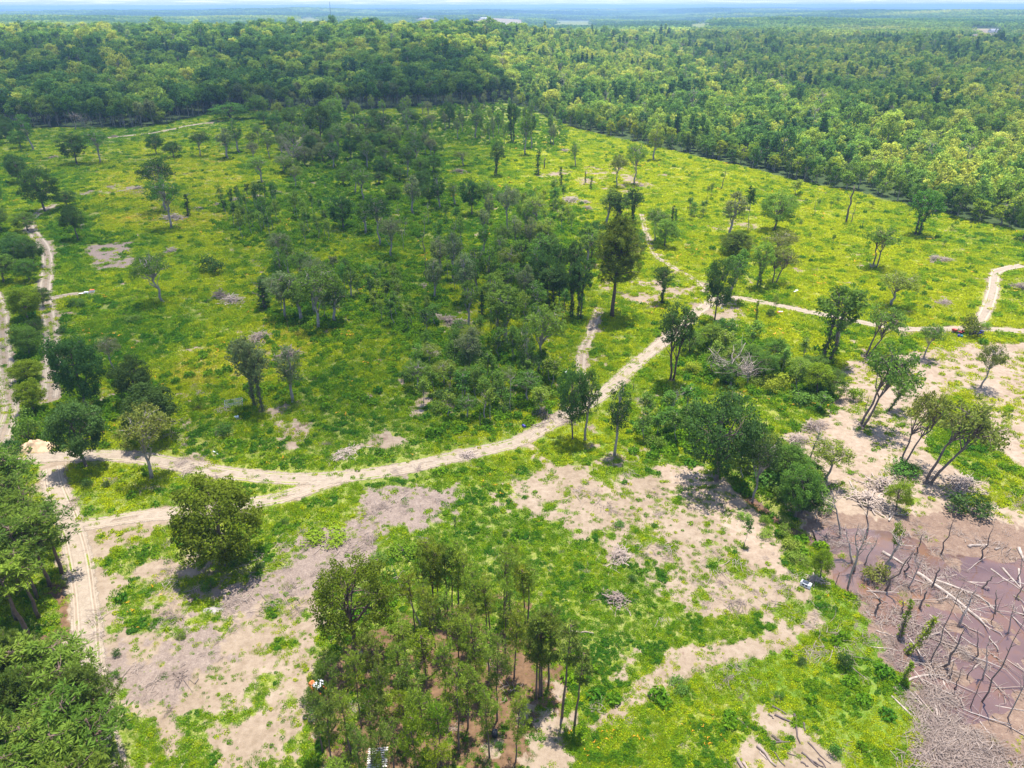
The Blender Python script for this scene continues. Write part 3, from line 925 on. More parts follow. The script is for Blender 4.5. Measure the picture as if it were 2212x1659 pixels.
# ------------------------------------------------------------------ the ground sheet, roads, water
def build_ground():
    ang = np.radians(np.linspace(-58, 58, 440))
    r1 = 22 * 1.0072 ** np.arange(0, 505)
    r2 = r1[-1] * 1.03 ** np.arange(1, 124)
    r = np.concatenate([r1, r2])
    A, Rr = np.meshgrid(ang, r)
    x, y = (np.sin(A) * Rr).ravel(), (np.cos(A) * Rr).ravel()
    z = terrain(x, y)
    m = soil_masks(x, y)
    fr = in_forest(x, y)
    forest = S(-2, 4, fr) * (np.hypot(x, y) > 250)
    far = np.hypot(x, y) > 1000
    pg, pt = np.zeros(len(x)), np.zeros(len(x))
    for poly, nt_, c in PAST:
        w = poly_mask(x, y, poly, 20.0)
        forest = forest * (1 - w)
        if c == 1:
            pg = np.maximum(pg, w)
        else:
            pt = np.maximum(pt, w)
    near = ~far
    for k in m:
        m[k] = m[k] * near
    a = np.stack([m['sand'], m['chips'], m['pink'], m['mud']], 1)
    b = np.stack([m['dry'], m['lush'], m['yellow'], np.ones(len(x))], 1)
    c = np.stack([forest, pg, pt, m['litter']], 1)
    n, k = len(r), len(ang)
    i, j = np.meshgrid(np.arange(n - 1), np.arange(k - 1), indexing='ij')
    q = np.stack([i * k + j, i * k + j + 1, (i + 1) * k + j + 1, (i + 1) * k + j], -1).reshape(-1, 4)[:, ::-1]
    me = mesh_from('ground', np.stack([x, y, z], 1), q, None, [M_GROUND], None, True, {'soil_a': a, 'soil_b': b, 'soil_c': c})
    tag(link('ground', me), kind='structure', label='rolling ground of patchy grass, sand and bare soil')


build_ground()


def build_road(name, pts, width, grassy):
    d = np.gradient(pts, axis=0)
    d /= np.linalg.norm(d, axis=1)[:, None] + 1e-9
    side = np.stack([d[:, 1], -d[:, 0]], 1)
    us = np.linspace(-1, 1, 13)
    wv = width * 0.50 * (1 + 0.18 * (vnoise(pts[:, 0], pts[:, 1], 0.12, 9) - 0.5))
    P = pts[:, None] + side[:, None] * us[None, :, None] * wv[:, None, None]
    x, y = P[..., 0].ravel(), P[..., 1].ravel()
    au = np.tile(np.abs(us), len(pts))
    dist = np.hypot(x, y)
    z = terrain(x, y) + 0.03 + dist * 1.2e-4 - 0.06 * np.exp(-((au - 0.48) / 0.13) ** 2) * (dist < 250)
    n, k = len(pts), len(us)
    i, j = np.meshgrid(np.arange(n - 1), np.arange(k - 1), indexing='ij')
    q = np.stack([i * k + j, i * k + j + 1, (i + 1) * k + j + 1, (i + 1) * k + j], -1).reshape(-1, 4)
    lane = np.stack([au, np.full(len(x), grassy), np.zeros(len(x)), np.ones(len(x))], 1)
    me = mesh_from(name, np.stack([x, y, z], 1), q, None, [M_ROAD], None, True, {'lane': lane})
    tag(link(name, me), kind='structure')


for k, (n, p, w, g) in enumerate(ROADS):
    p = p.copy()
    build_road(n, p, w, g)
    ROADS[k] = (n, p, w, g)

for k, poly in enumerate(POND):
    c = poly.mean(0)
    e = c + (poly - c) * (1.06 if k == 0 else 1.03)
    v = np.concatenate([np.column_stack([e, np.full(len(e), -0.2)]), [[c[0], c[1], -0.2]]]) if k == 0 else np.column_stack([e, np.full(len(e), -0.85)])
    if k == 0:
        t = [[i, (i + 1) % len(e), len(e)] for i in range(len(e))]
        me = mesh_from('pond_water', v, None, t, [M_WATER])
    else:
        me = bpy.data.meshes.new('creek_water')
        me.from_pydata([tuple(p) for p in v], [], [list(range(len(v)))])
        me.materials.append(M_WATER)
    tag(link('pond_water' if k == 0 else 'creek_water', me), kind='structure')

# ------------------------------------------------------------------ clouds that shade parts of the land


def cloud_material():
    m, nt = new_mat('cloud')
    a = nd(nt, 'ShaderNodeAttribute', attribute_name='thick').outputs['Fac']
    d = nd(nt, 'ShaderNodeBsdfDiffuse', {0: (0.9, 0.92, 0.95, 1)})
    t = nd(nt, 'ShaderNodeBsdfTranslucent', {0: (0.9, 0.92, 0.95, 1)})
    mx = nd(nt, 'ShaderNodeMixShader', {0: 0.5, 1: d.outputs[0], 2: t.outputs[0]})
    tr = nd(nt, 'ShaderNodeBsdfTransparent')
    out(nt, nd(nt, 'ShaderNodeMixShader', {0: a, 1: tr.outputs[0], 2: mx.outputs[0]}).outputs[0])
    return m


M_CLOUD = cloud_material()


def cloud(footprint, label, alt=900.0, soft=30.0, dens=0.5, cell=14.0):
    """puffy cloud whose shadow falls on the given ground footprint"""
    poly = np.array(footprint, float)
    lo, hi = poly.min(0) - soft * 2, poly.max(0) + soft * 2
    nx, ny = int((hi[0] - lo[0]) / cell) + 2, int((hi[1] - lo[1]) / cell) + 2
    if nx * ny > 60000:
        cell *= math.sqrt(nx * ny / 60000)
        nx, ny = int((hi[0] - lo[0]) / cell) + 2, int((hi[1] - lo[1]) / cell) + 2
    gx, gy = np.meshgrid(lo[0] + np.arange(nx) * cell, lo[1] + np.arange(ny) * cell)
    x, y = gx.ravel(), gy.ravel()
    sc = 1.2 / soft / 1.6
    th = poly_mask(x, y, poly, soft) + (fbm(x, y, sc, 91, 4) - 0.5) * 0.7
    th = S(0.2, 0.75, th) * (0.55 + 0.45 * S(0.3, 0.7, fbm(x, y, sc * 0.8, 95, 3)))
    k = alt / sun_dir.z
    ox, oy = sun_dir.x * k, sun_dir.y * k
    puff = soft * 1.8 * np.sqrt(np.clip(th, 0, 1)) * (0.7 + 0.6 * fbm(x, y, sc * 2, 97, 3))
    top = np.stack([x + ox, y + oy, alt + puff], 1)
    bot = np.stack([x + ox, y + oy, alt - 0.25 * puff - 0.5], 1)
    i, j = np.meshgrid(np.arange(ny - 1), np.arange(nx - 1), indexing='ij')
    q = np.stack([i * nx + j, i * nx + j + 1, (i + 1) * nx + j + 1, (i + 1) * nx + j], -1).reshape(-1, 4)
    q = q[th[q].max(1) > 0.01]
    n = len(x)
    me = mesh_from('cloud', np.concatenate([top, bot]), np.concatenate([q, q[:, ::-1] + n]), None, [M_CLOUD], None, True, {'thick': np.tile(th * dens, 2)})
    tag(link('cloud', me), label, 'cloud', 'drifting clouds above the land', 'stuff')


cloud(world_poly([(-250, 240), (500, 240), (1060, 225), (1085, 300), (1075, 360), (985, 440), (1000, 520), (1130, 590), (1270, 640), (1290, 760), (1210, 860), (1000, 930), (700, 905), (420, 905), (150, 940), (-250, 950)]), 'broad cloud over the grazed clearing', soft=30, dens=0.30)
cloud(world_poly([(-400, 125), (0, 120), (400, 128), (700, 120), (900, 118), (1050, 150), (1085, 190), (1060, 225), (700, 240), (0, 255), (-400, 260)]), 'long cloud above the old forest', 900, 40, 0.5)
cloud(world_poly([(1500, 70), (1900, 62), (2500, 70), (2700, 260), (2200, 330), (1950, 300), (1750, 250), (1600, 180), (1480, 120)]), 'wide cloud above the young woodland', 950, 70, 0.30, 20)

# ------------------------------------------------------------------ scattered growth (uncountable): geometry-node instances


def scatter(name, pts, rot, scl, idx, tint, protos, label, cat, kind='stuff'):
    me = bpy.data.meshes.new(name)
    n = len(pts)
    me.vertices.add(n)
    me.vertices.foreach_set('co', np.asarray(pts, np.float32).ravel())
    me.attributes.new('rot', 'FLOAT_VECTOR', 'POINT').data.foreach_set('vector', np.asarray(rot, np.float32).ravel())
    me.attributes.new('scl', 'FLOAT_VECTOR', 'POINT').data.foreach_set('vector', np.asarray(scl, np.float32).ravel())
    me.attributes.new('pick', 'INT', 'POINT').data.foreach_set('value', np.asarray(idx, np.int32))
    me.attributes.new('tint', 'FLOAT', 'POINT').data.foreach_set('value', np.asarray(tint, np.float32))
    me.update()
    o = link(name, me)
    tag(o, label, cat, None, kind)
    coll = bpy.data.collections.new(name + '_kinds')
    for k, pm in enumerate(protos):
        coll.objects.link(bpy.data.objects.new('%s_%02d' % (name, k), pm))
    ng = bpy.data.node_groups.new(name + '_spread', 'GeometryNodeTree')
    ng.interface.new_socket('Geometry', in_out='INPUT', socket_type='NodeSocketGeometry')
    ng.interface.new_socket('Geometry', in_out='OUTPUT', socket_type='NodeSocketGeometry')
    gi, go = ng.nodes.new('NodeGroupInput'), ng.nodes.new('NodeGroupOutput')
    ci = ng.nodes.new('GeometryNodeCollectionInfo')
    ci.inputs['Collection'].default_value = coll
    ci.inputs['Separate Children'].default_value = True
    ci.inputs['Reset Children'].default_value = True

    def attr(nm, typ):
        a = ng.nodes.new('GeometryNodeInputNamedAttribute')
        a.data_type = typ
        a.inputs['Name'].default_value = nm
        return a.outputs[0]
    ip = ng.nodes.new('GeometryNodeInstanceOnPoints')
    ip.inputs['Pick Instance'].default_value = True
    L = ng.links.new
    mp = ng.nodes.new('GeometryNodeMeshToPoints')
    L(gi.outputs[0], mp.inputs[0])
    L(mp.outputs[0], ip.inputs['Points'])
    L(ci.outputs[0], ip.inputs['Instance'])
    L(attr('pick', 'INT'), ip.inputs['Instance Index'])
    L(attr('rot', 'FLOAT_VECTOR'), ip.inputs['Rotation'])
    L(attr('scl', 'FLOAT_VECTOR'), ip.inputs['Scale'])
    L(ip.outputs[0], go.inputs[0])
    md = o.modifiers.new('spread', 'NODES')
    md.node_group = ng
    return o


def weed_proto(seed, n, rad, h, leaf, aspect=1.8, upright=False, mat=None, extra=None):
    rng = np.random.default_rng(seed)
    b = Builder()
    a, rr = rng.uniform(0, 6.283, n), rad * np.sqrt(rng.random(n))
    lump = 0.45 + 0.55 * vnoise(np.cos(a) * rr * 3 + 9, np.sin(a) * rr * 3 + 9, 1.0, seed)
    z = h * lump * (1 - 0.6 * (rr / rad) ** 2) * rng.uniform(0.25, 1.0, n)
    c = np.stack([np.cos(a) * rr, np.sin(a) * rr, z], 1)
    if upright:
        d = np.stack([rng.normal(0, 0.28, n), rng.normal(0, 0.28, n), np.ones(n)], 1)
        base = np.stack([c[:, 0], c[:, 1], np.zeros(n)], 1)
        L = (h * rng.uniform(0.5, 1.0, n))[:, None]
        s = np.cross(d, rng.normal(size=(n, 3)))
        s /= np.linalg.norm(s, axis=1)[:, None]
        v = np.stack([base - s * leaf * 0.4, base + s * leaf * 0.4, base + d * L * 0.6 + s * leaf * 0.4, base + d * L], 1).reshape(-1, 3)
        b.add(v, np.arange(4 * n).reshape(-1, 4), None, 0, np.repeat(rng.uniform(0.2, 0.8, n), 4))
    else:
        b.leaves(c, leaf, rng, np.stack([np.cos(a) * 0.4, np.sin(a) * 0.4, np.full(n, 0.8)], 1), aspect, 0, np.clip(0.5 + rng.normal(0, 0.2, n), 0, 1))
    if extra:
        k = extra
        a, rr = rng.uniform(0, 6.283, k), rad * np.sqrt(rng.random(k))
        b.leaves(np.stack([np.cos(a) * rr, np.sin(a) * rr, np.full(k, h * 0.9)], 1), leaf * 1.0, rng, np.tile([0, 0, 2.0], (k, 1)), 1.0, 1)
    return b.mesh('weed', [mat or M_WEED, M_FLOWER])


WEEDS = [weed_proto(1, 46, 0.75, 0.42, 0.17), weed_proto(2, 60, 0.9, 0.5, 0.15), weed_proto(3, 40, 0.6, 0.7, 0.05, upright=True), weed_proto(4, 54, 0.7, 0.9, 0.2),
         weed_proto(5, 30, 0.5, 0.25, 0.14), weed_proto(6, 44, 0.8, 1.15, 0.06, upright=True), weed_proto(7, 40, 0.6, 0.6, 0.16, extra=9), weed_proto(8, 120, 1.1, 2.0, 0.3), weed_proto(9, 90, 0.9, 1.5, 0.26)]
SHRUBBY = [(world_poly(p), k) for p, k in (([(600, 300), (720, 260), (900, 250), (980, 440), (900, 520), (750, 510), (640, 430)], .5), ([(560, 640), (600, 570), (740, 570), (790, 660), (720, 720), (600, 710)], .45), ([(880, 740), (1000, 720), (1150, 760), (1230, 840), (1190, 910), (1050, 930), (900, 910)], .6), ([(740, 560), (900, 570), (1000, 700), (900, 760), (780, 700)], .45), ([(1080, 420), (1260, 440), (1300, 640), (1140, 700), (1000, 600)], .35), ([(1370, 890), (1500, 860), (1640, 880), (1560, 1000), (1400, 990)], .5), ([(1480, 740), (1600, 720), (1790, 800), (1800, 870), (1680, 890), (1500, 830)], .5), ([(930, 220), (1090, 220), (1220, 280), (1210, 330), (950, 310)], .45), ([(470, 440), (700, 440), (720, 540), (480, 530)], .3), ([(100, 480), (200, 470), (230, 540), (120, 540)], .35), ([(1590, 1040), (1780, 1020), (1800, 1130), (1700, 1170)], .5), ([(-40, 640), (100, 640), (90, 960), (-40, 960)], .5), ([(130, 830), (360, 830), (340, 980), (140, 970)], .5), ([(360, 700), (900, 640), (960, 900), (420, 860)], .06), ([(1820, 1280), (1900, 1300), (1960, 1480), (1980, 1680), (1850, 1680)], .12))]


def build_weeds():
    N = 300000
    r = np.exp(RNG.uniform(math.log(42), math.log(900), N))
    a = np.radians(RNG.uniform(-1, 1, N) * np.where(r < 150, 58, 41))
    x, y = np.sin(a) * r, np.cos(a) * r
    ok = in_forest(x, y) < 1
    x, y, r = x[ok], y[ok], r[ok]
    m = soil_masks(x, y)
    n1, n2 = fbm(x, y, 0.12, 5, 3), fbm(x, y, 0.45, 7, 3)
    dens = (1 - m['bare']) * (0.62 + 0.38 * S(0.38, 0.55, n2 * 0.5 + n1 * 0.5)) + 0.50 * (1 - 0.7 * m['chips']) * (m['bare'] > 0.3) * S(0.4, 0.68, n2 * 0.6 + n1 * 0.4) * (m['road'] < 0.3)
    dens = np.where(m['mud'] > 0.5, dens * 0.5 * S(0.52, 0.66, n1), dens)
    keep = RNG.random(len(x)) < dens
    x, y, r, n1, n2 = x[keep], y[keep], r[keep], n1[keep], n2[keep]
    m = {k: v[keep] for k, v in m.items()}
    nb = fbm(x, y, 0.025, 13, 3)
    tint = 0.46 + (nb - 0.5) * 0.85 + (n1 - 0.5) * 0.35 + RNG.normal(0, 0.13, len(x)) + 0.24 * m['yellow'] + 0.32 * m['dry'] + 0.10 * m['lush'] + 0.05 * m['sand']
    tint = np.where(m['dry'] > 0.3, tint, np.minimum(tint, 0.66 + 0.1 * (n2 - 0.5)))
    q = RNG.random(len(x))
    idx = np.where(q < 0.3, 0, np.where(q < 0.55, 1, np.where(q < 0.68, 2, np.where(q < 0.76, 3, np.where(q < 0.92, 4, 5)))))
    dark = (fbm(x, y, 0.3, 23, 3) > 0.62) & (m['bare'] < 0.3)
    idx = np.where(dark & (q < 0.6), 3, idx)
    tint = np.where(dark & (idx == 3), tint - 0.28, tint)
    flower = (fbm(x, y, 0.1, 29, 2) > 0.71) & (q > 0.945) & (m['bare'] < 0.4)
    idx = np.where(flower, 6, idx)
    sh = np.full(len(x), 0.012)
    for poly, k in SHRUBBY:
        sh = np.maximum(sh, poly_mask(x, y, poly, 6.0) * k)
    sh = sh * np.clip((r / 260.0) ** 2, 0.12, 3.0) * (0.35 + 1.3 * S(0.4, 0.6, n1)) * (m['bare'] < 0.35)
    shrub = RNG.random(len(x)) < sh
    idx = np.where(shrub, 7 + (q * 977 % 1 > 0.5), idx)
    tint = np.where(shrub, 0.20 + 0.25 * (n2 - 0.5) + RNG.normal(0, 0.08, len(x)), tint)
    s = np.clip(0.0068 * r, 0.5, 3.0) * RNG.uniform(0.6, 1.35, len(x))
    s = np.where(m['bare'] > 0.4, s * RNG.uniform(0.3, 1.0, len(x)), s)
    s = np.where(shrub, RNG.uniform(0.6, 1.25, len(x)), s)
    scl = np.stack([s, s, np.clip(s, 0, 1.0) * RNG.uniform(0.7, 1.3, len(x)) * (1 + 0.25 * (s > 1.2))], 1)
    rot = np.stack([np.zeros(len(x)), np.zeros(len(x)), RNG.uniform(0, 6.283, len(x))], 1)
    pts = np.stack([x, y, terrain(x, y) - 0.02], 1)
    scatter('weeds', pts, rot, scl, idx, np.clip(tint, 0, 1), WEEDS, 'low weeds, grasses and orange wildflowers over the clearing', 'weeds')
    print('weeds', len(x))


build_weeds()

# ------------------------------------------------------------------ woodland: the nearest 300 as trees of their own, the rest as one mass
WOOD = [make_tree(50 + s, 20, 13, 0.28, 44, 26, 0.75, 'round', 5, M_BARK_PALE, one_mesh=True, leafmat=M_WOODLAND, crad=1.9) for s in range(4)] + \
       [make_tree(60 + s, 14, 7, 0.12, 34, 22, 0.55, 'round', 4, M_BARK_PALE, one_mesh=True, leafmat=M_WOODLAND, crad=1.15) for s in range(3)] + \
       [make_tree(70 + s, 18, 6, 0.2, 34, 22, 0.55, 'cone', 4, M_BARK_PINE, one_mesh=True, leafmat=M_WOODLAND, crad=1.1) for s in range(2)]
for s in range(4):
    arch('forest', *make_tree(80 + s, 20, 12, 0.40, 60, 34, 0.6, 'round', 6, M_BARK_PALE, crad=1.7, trunk_r=0.28))
for s in range(3):
    arch('young', *make_tree(90 + s, 13, 7, 0.10, 44, 30, 0.42, 'round', 5, M_BARK_PALE, crad=1.05))
NAMES.update(forest='forest_tree', young='young_forest_tree')


WOOD.append((None, make_snag(79, 17, 7, 14, M_DEADWOOD, False, 3)[0], 17, 7))


def cleared(x, y):
    c = np.zeros(np.shape(x))
    for poly, free, k in PAST:
        c = np.maximum(c, poly_mask(x, y, free, 4.0))
    return c > 0.5


def build_woodland():
    xs, ys = [], []
    for r0, r1, sp in ((330, 760, 6.6), (760, 1150, 8.2), (1150, 2050, 11.0)):
        g = np.arange(-1500, 1500, sp)
        gx, gy = np.meshgrid(g, np.arange(180, 2100, sp))
        x = (gx + RNG.uniform(-0.42, 0.42, gx.shape) * sp).ravel()
        y = (gy + RNG.uniform(-0.42, 0.42, gx.shape) * sp).ravel()
        r = np.hypot(x, y)
        ok = (r >= r0) & (r < r1) & (np.abs(np.arctan2(x, y)) < math.radians(40))
        x, y = x[ok], y[ok]
        f = in_forest(x, y) > 0.5
        x, y = x[f], y[f]
        xs.append(x[~cleared(x, y)])
        ys.append(y[~cleared(x, y)])
    x, y = np.concatenate(xs), np.concatenate(ys)
    q = x / y
    old = q < 0.02 + 0.10 * (fbm(x, y, 0.006, 3, 2) - 0.5)
    keep = RNG.random(len(x)) < np.where(old, 0.62, 0.95)
    x, y, old = x[keep], y[keep], old[keep]
    depth = in_forest(x, y)
    px, py = project(x, y, terrain0(x, y))
    infr = (px > -20) & (px < 2232)
    # the trees along the edge show largest
    order = np.argsort(np.where(infr, depth * np.where(old, 1.0, 0.62), 1e9))
    near = order[:300]
    rest = np.setdiff1d(np.arange(len(x)), near)
    for i in near:
        if old[i]:
            h = random.uniform(16, 23)
            plant('forest', x[i], y[i], h, random.uniform(8, 13), random.choice(['dk', 'dk', 'md', 'md', 'gy', 'lt']), 'tall bare-trunked tree along the old forest front', 'old forest edge trees')
        else:
            plant('young', x[i], y[i], random.uniform(8, 14), random.uniform(5.0, 8.5), random.choice(['dk', 'md', 'md', 'lt', 'lt', 'yl']), 'young leafy tree along the young woodland edge', 'young woodland edge trees')
    x, y, old = x[rest], y[rest], old[rest]
    n = len(x)
    nb = fbm(x, y, 0.012, 33, 3)
    con = (fbm(x, y, 0.01, 37, 2) > 0.60) & (RNG.random(n) < 0.55)
    idx = np.where(con, 7 + RNG.integers(0, 2, n), np.where(old, RNG.integers(0, 4, n), 4 + RNG.integers(0, 3, n)))
    idx = np.where(RNG.random(n) < 0.018, 9, idx)
    big = (~old) & (idx < 7) & (RNG.random(n) < 0.16)
    idx = np.where(big & ~con, RNG.integers(0, 4, n), idx)
    s = (0.62 + 0.62 * RNG.random(n) ** 1.3 + 0.35 * (fbm(x, y, 0.015, 83, 2) - 0.5) + 0.35 * (RNG.random(n) < 0.06)) * np.where(np.hypot(x, y) > 1150, 1.12, 1.0) * np.where(big, 0.85, 1.0)
    scl = np.stack([s * RNG.uniform(0.9, 1.15, n), s * RNG.uniform(0.9, 1.15, n), s * RNG.uniform(0.85, 1.15, n)], 1)
    tint = 0.48 + 0.12 * (~old) + (nb - 0.5) * 0.9 + RNG.normal(0, 0.24, n) - 0.28 * con
    rot = np.stack([np.zeros(n), np.zeros(n), RNG.uniform(0, 6.283, n)], 1)
    scatter('forest', np.stack([x, y, terrain(x, y) - 0.3], 1), rot, scl, idx, np.clip(tint, 0, 1), [w[1] for w in WOOD], 'dense green forest covering the slopes behind the clearing', 'forest')
    print('forest', n)


build_woodland()


def canopy_patch(seed, n=30, R=42.0):
    rng = np.random.default_rng(seed)
    b = Builder()
    for _ in range(n):
        p = rng.uniform(-R, R, 2)
        h, w = rng.uniform(13, 21), rng.uniform(8, 14)
        k = 26
        d = rng.normal(size=(k, 3))
        d[:, 2] = np.abs(d[:, 2]) - 0.1
        d /= np.linalg.norm(d, axis=1)[:, None]
        c = np.array([p[0], p[1], h * 0.55]) + d * np.array([w / 2, w / 2, h * 0.45]) * rng.uniform(0.75, 1.05, k)[:, None]
        b.leaves(c, 3.6, rng, d * 1.6, 1.2, 0, np.clip(rng.normal(0.5, 0.2) + rng.normal(0, 0.1, k), 0, 1))
    return b.mesh('canopy', [M_WOODLAND])


def build_far_woods():
    protos = [canopy_patch(200 + s) for s in range(5)]
    xs, ys = [], []
    r = 2020.0
    while r < 11000:
        sp = 62 if r < 4500 else 62 * (r / 4500) ** 1.2
        a = np.arange(-math.radians(37), math.radians(37), sp / r)
        a = a + RNG.uniform(-0.45, 0.45, len(a)) * sp / r
        rr = r + RNG.uniform(-0.45, 0.45, len(a)) * sp
        xs.append(np.sin(a) * rr)
        ys.append(np.cos(a) * rr)
        r += sp
    x, y = np.concatenate(xs), np.concatenate(ys)
    ok = ~cleared(x, y)
    x, y = x[ok], y[ok]
    n = len(x)
    r = np.hypot(x, y)
    s = np.where(r > 4500, (r / 4500) ** 1.1, 1.0) * RNG.uniform(0.85, 1.2, n)
    scl = np.stack([s, s, np.clip(RNG.uniform(0.75, 1.1, n) * s ** 0.25, 0.6, 1.25)], 1)
    tint = 0.30 + (fbm(x, y, 0.0013, 61, 3) - 0.5) * 1.9 + RNG.normal(0, 0.1, n)
    rot = np.stack([np.zeros(n), np.zeros(n), RNG.uniform(0, 6.283, n)], 1)
    scatter('distant_forest', np.stack([x, y, terrain0(x, y) - 0.5], 1), rot, scl, RNG.integers(0, 5, n), np.clip(tint, 0, 1), protos, 'blue hazy forest rolling to the horizon', 'forest')
    print('far', n)


build_far_woods()
#TREES-BEGIN
# ------------------------------------------------------------------ trees, bushes and dead trees of the clearing, one by one


def tree(zone, bx, by, top, w, kind, colour, label, lean=(0.0, 0.0), h=None, group=None, rot=None, variant=None):
    """base at a surveyed spot; top = photo row of the tip in the zone (or height h in metres); w = crown width in zone units"""
    px, py = zpt(zone, bx, by)
    x, y = ground_at(px, py)
    if h is None:
        h = height_for(x, y, zpt(zone, bx, top)[1])
    wm = w / 3.0 * metres_per_px(x, y, h * 0.6)
    return plant(kind, x, y, h, max(0.6, wm), colour, label, group, lean, rot, variant)


def grove(poly, n, choices, label, group, gap=4.0):
    """individual trees spread inside a surveyed outline; choices = (kind, hmin, hmax, wmin, wmax, colours)"""
    P = world_poly(poly)
    lo, hi = P.min(0), P.max(0)
    got, tries = [], 0
    while len(got) < n and tries < 4000:
        tries += 1
        p = np.array([random.uniform(lo[0], hi[0]), random.uniform(lo[1], hi[1])])
        if poly_mask(p[:1], p[1:], P, 0.01)[0] < 0.5 or any(np.hypot(*(p - g)) < gap for g in got):
            continue
        got.append(p)
        k = random.choice(choices)
        plant(k[0], p[0], p[1], random.uniform(k[1], k[2]), random.uniform(k[3], k[4]), random.choice(k[5]), label if isinstance(label, str) else label[k[0]], group,
              (random.gauss(0, 0.14), random.gauss(0, 0.14)) if k[0] in ('snag', 'pole', 'stub') else (random.gauss(0, 0.035), random.gauss(0, 0.035)))


T = tree
# far meadow below the old forest
T('A', 215, 972, 735, 110, 'tall', 'md', 'thin tree standing alone in the far meadow near the shaded corner', (-0.12, 0))
T('A', 500, 1062, 850, 185, 'oak', 'dk', 'dark dense tree, one of two side by side below the dead white trees')
T('A', 650, 1055, 820, 170, 'open', 'md', 'lighter airy tree beside a dark dense one below the dead white trees')
T('A', 1300, 1015, 845, 135, 'open', 'dk', 'small dark round-headed tree beside a brush patch in the far meadow')
T('A', 1477, 1028, 815, 135, 'tall', 'gy', 'pale-trunked leaning tree, nearer of a pair in the far meadow', (-0.08, 0))
T('A', 1550, 988, 765, 120, 'tall', 'md', 'pale-trunked tree, farther of a pair in the far meadow', (-0.08, 0))
T('A', 1015, 1000, 850, 120, 'oak', 'dk', 'dark bushy tree above the tall tree group in the far meadow')
T('A', 1125, 1025, 910, 140, 'oak', 'dk', 'low dark tree beside the taller bushy one in the far meadow')
T('A', 1078, 1365, 1000, 260, 'open', 'dk', 'tallest spreading dark tree above the long brush heap')
T('A', 1110, 1480, 1130, 230, 'open', 'md', 'slim-trunked spreading tree standing in front of the long brush heap')
T('A', 1215, 1405, 1255, 75, 'ivysnag', 'dk', 'dark ivy-covered trunk at the end of the long brush heap')
T('A', 295, 1372, 1060, 260, 'oak', 'dk', 'large dark tree where the winding track bends')
T('A', 430, 1340, 1230, 150, 'oak', 'dk', 'low dark tree just behind the bend of the winding track')
T('A', 508, 1560, 1310, 165, 'oak', 'dk', 'dark tree with a fallen limb at its foot, inside the track bend')
T('A', 1700, 1185, 1000, 175, 'open', 'lt', 'light green airy tree in the middle of the shaded meadow')
T('A', 1912, 1085, 900, 170, 'bare', 'gy', 'bare grey many-branched tree beside the dark grove')
T('A', 1030, 805, 680, 130, 'oak', 'lt', 'pale green rounded tree in front of the old forest wall')
T('A', 1500, 775, 660, 255, 'oak', 'md', 'broad rounded tree at the end of the pale upper track')
T('A', 1685, 765, 605, 155, 'oak', 'md', 'tall rounded green tree beside the broad tree below the forest')
T('A', 172, 835, 730, 85, 'oak', 'md', 'small green tree at the shaded corner of the old forest')
T('A', 488, 838, 720, 90, 'snag', 'gy', 'dead grey tree leaning against the old forest wall', (0.1, 0))
T('A', 555, 834, 742, 110, 'bare', 'gy', 'bleached white dead tree spreading before the old forest wall')
T('A', 1790, 895, 740, 115, 'oak', 'dk', 'upright dark tree at the upper end of the grove')
T('A', 2075, 935, 655, 210, 'oak', 'dk', 'big dark tree with a pale trunk at the upper end of the grove')
T('A', 1900, 860, 680, 160, 'oak', 'md', 'mid green tree between the forest wall and the grove')
T('A', 2170, 800, 620, 150, 'oak', 'lt', 'bright green tree standing up above the grove near the forest')
grove([(-30, 290), (40, 290), (55, 370), (40, 470), (-60, 490)], 15, [('oak', 11, 16, 8, 12, ['dk', 'dk', 'md'])], 'dark tree in the stand beside the far meadow', 'dark stand beside the winding track', 5)
grove([(-60, 500), (80, 490), (85, 600), (70, 640), (-60, 640)], 12, [('oak', 8, 12, 8, 12, ['dk', 'dk', 'md'])], 'dark spreading tree in the thicket beside the winding track', 'thicket beside the winding track', 5)

# the dense dark grove in the middle
grove([(600, 300), (720, 265), (830, 290), (900, 340), (960, 440), (880, 500), (760, 490), (650, 410)], 62,
      [('oak', 10, 15, 9, 13, ['dk', 'dk', 'md', 'gy']), ('open', 13, 18, 9, 13, ['dk', 'md']), ('oak', 7, 11, 7, 10, ['dk', 'md'])], 'leafy tree in the dense dark mid-clearing grove', 'dense grove trees', 6)
T('B', 252, 1592, 1240, 200, 'open', 'dk', 'dark tree with a reddish trunk at the near edge of the dense grove')
T('B', 160, 1512, 1290, 150, 'tall', 'md', 'tree with a pale forked trunk at the near edge of the dense grove')
T('B', 15, 1482, 1260, 190, 'oak', 'dk', 'dark tree with a white trunk at the near corner of the dense grove')
T('B', 322, 1665, 1390, 200, 'open', 'gy', 'grey-green tree with a crooked pale trunk before the dense grove', (0.08, 0))
T('B', 552, 1645, 1515, 60, 'pole', 'gy', 'leaning pale dead trunk in the meadow before the dense grove', (-0.22, 0))
T('B', 1000, 1142, 912, 115, 'ivytree', 'dk', 'dark ivy-hung tree where shade meets the sunny field', (0.1, 0))
T('B', 848, 1392, 1140, 170, 'oak', 'dk', 'dark fork-trunked tree, darker of a close pair right of the grove')
T('B', 942, 1398, 1160, 135, 'open', 'md', 'mid green tree, slimmer of a close pair beside the sunny field')
T('B', 635, 1362, 1120, 120, 'tall', 'dk', 'slim dark straight tree between the grove and the close pair')
T('B', 735, 1335, 1170, 105, 'tall', 'lt', 'light green slim tree between the grove and the close pair')
T('B', 1078, 1502, 1180, 170, 'open', 'gy', 'tall pale-trunked tree with a grey-green head near the sunny field')
T('B', 1265, 1515, 1250, 190, 'open', 'lt', 'sparse light green tree with a grey trunk at the sunlit edge')
T('B', 465, 1385, 1130, 130, 'tall', 'gy', 'thin grey-green tree beside the dense grove')
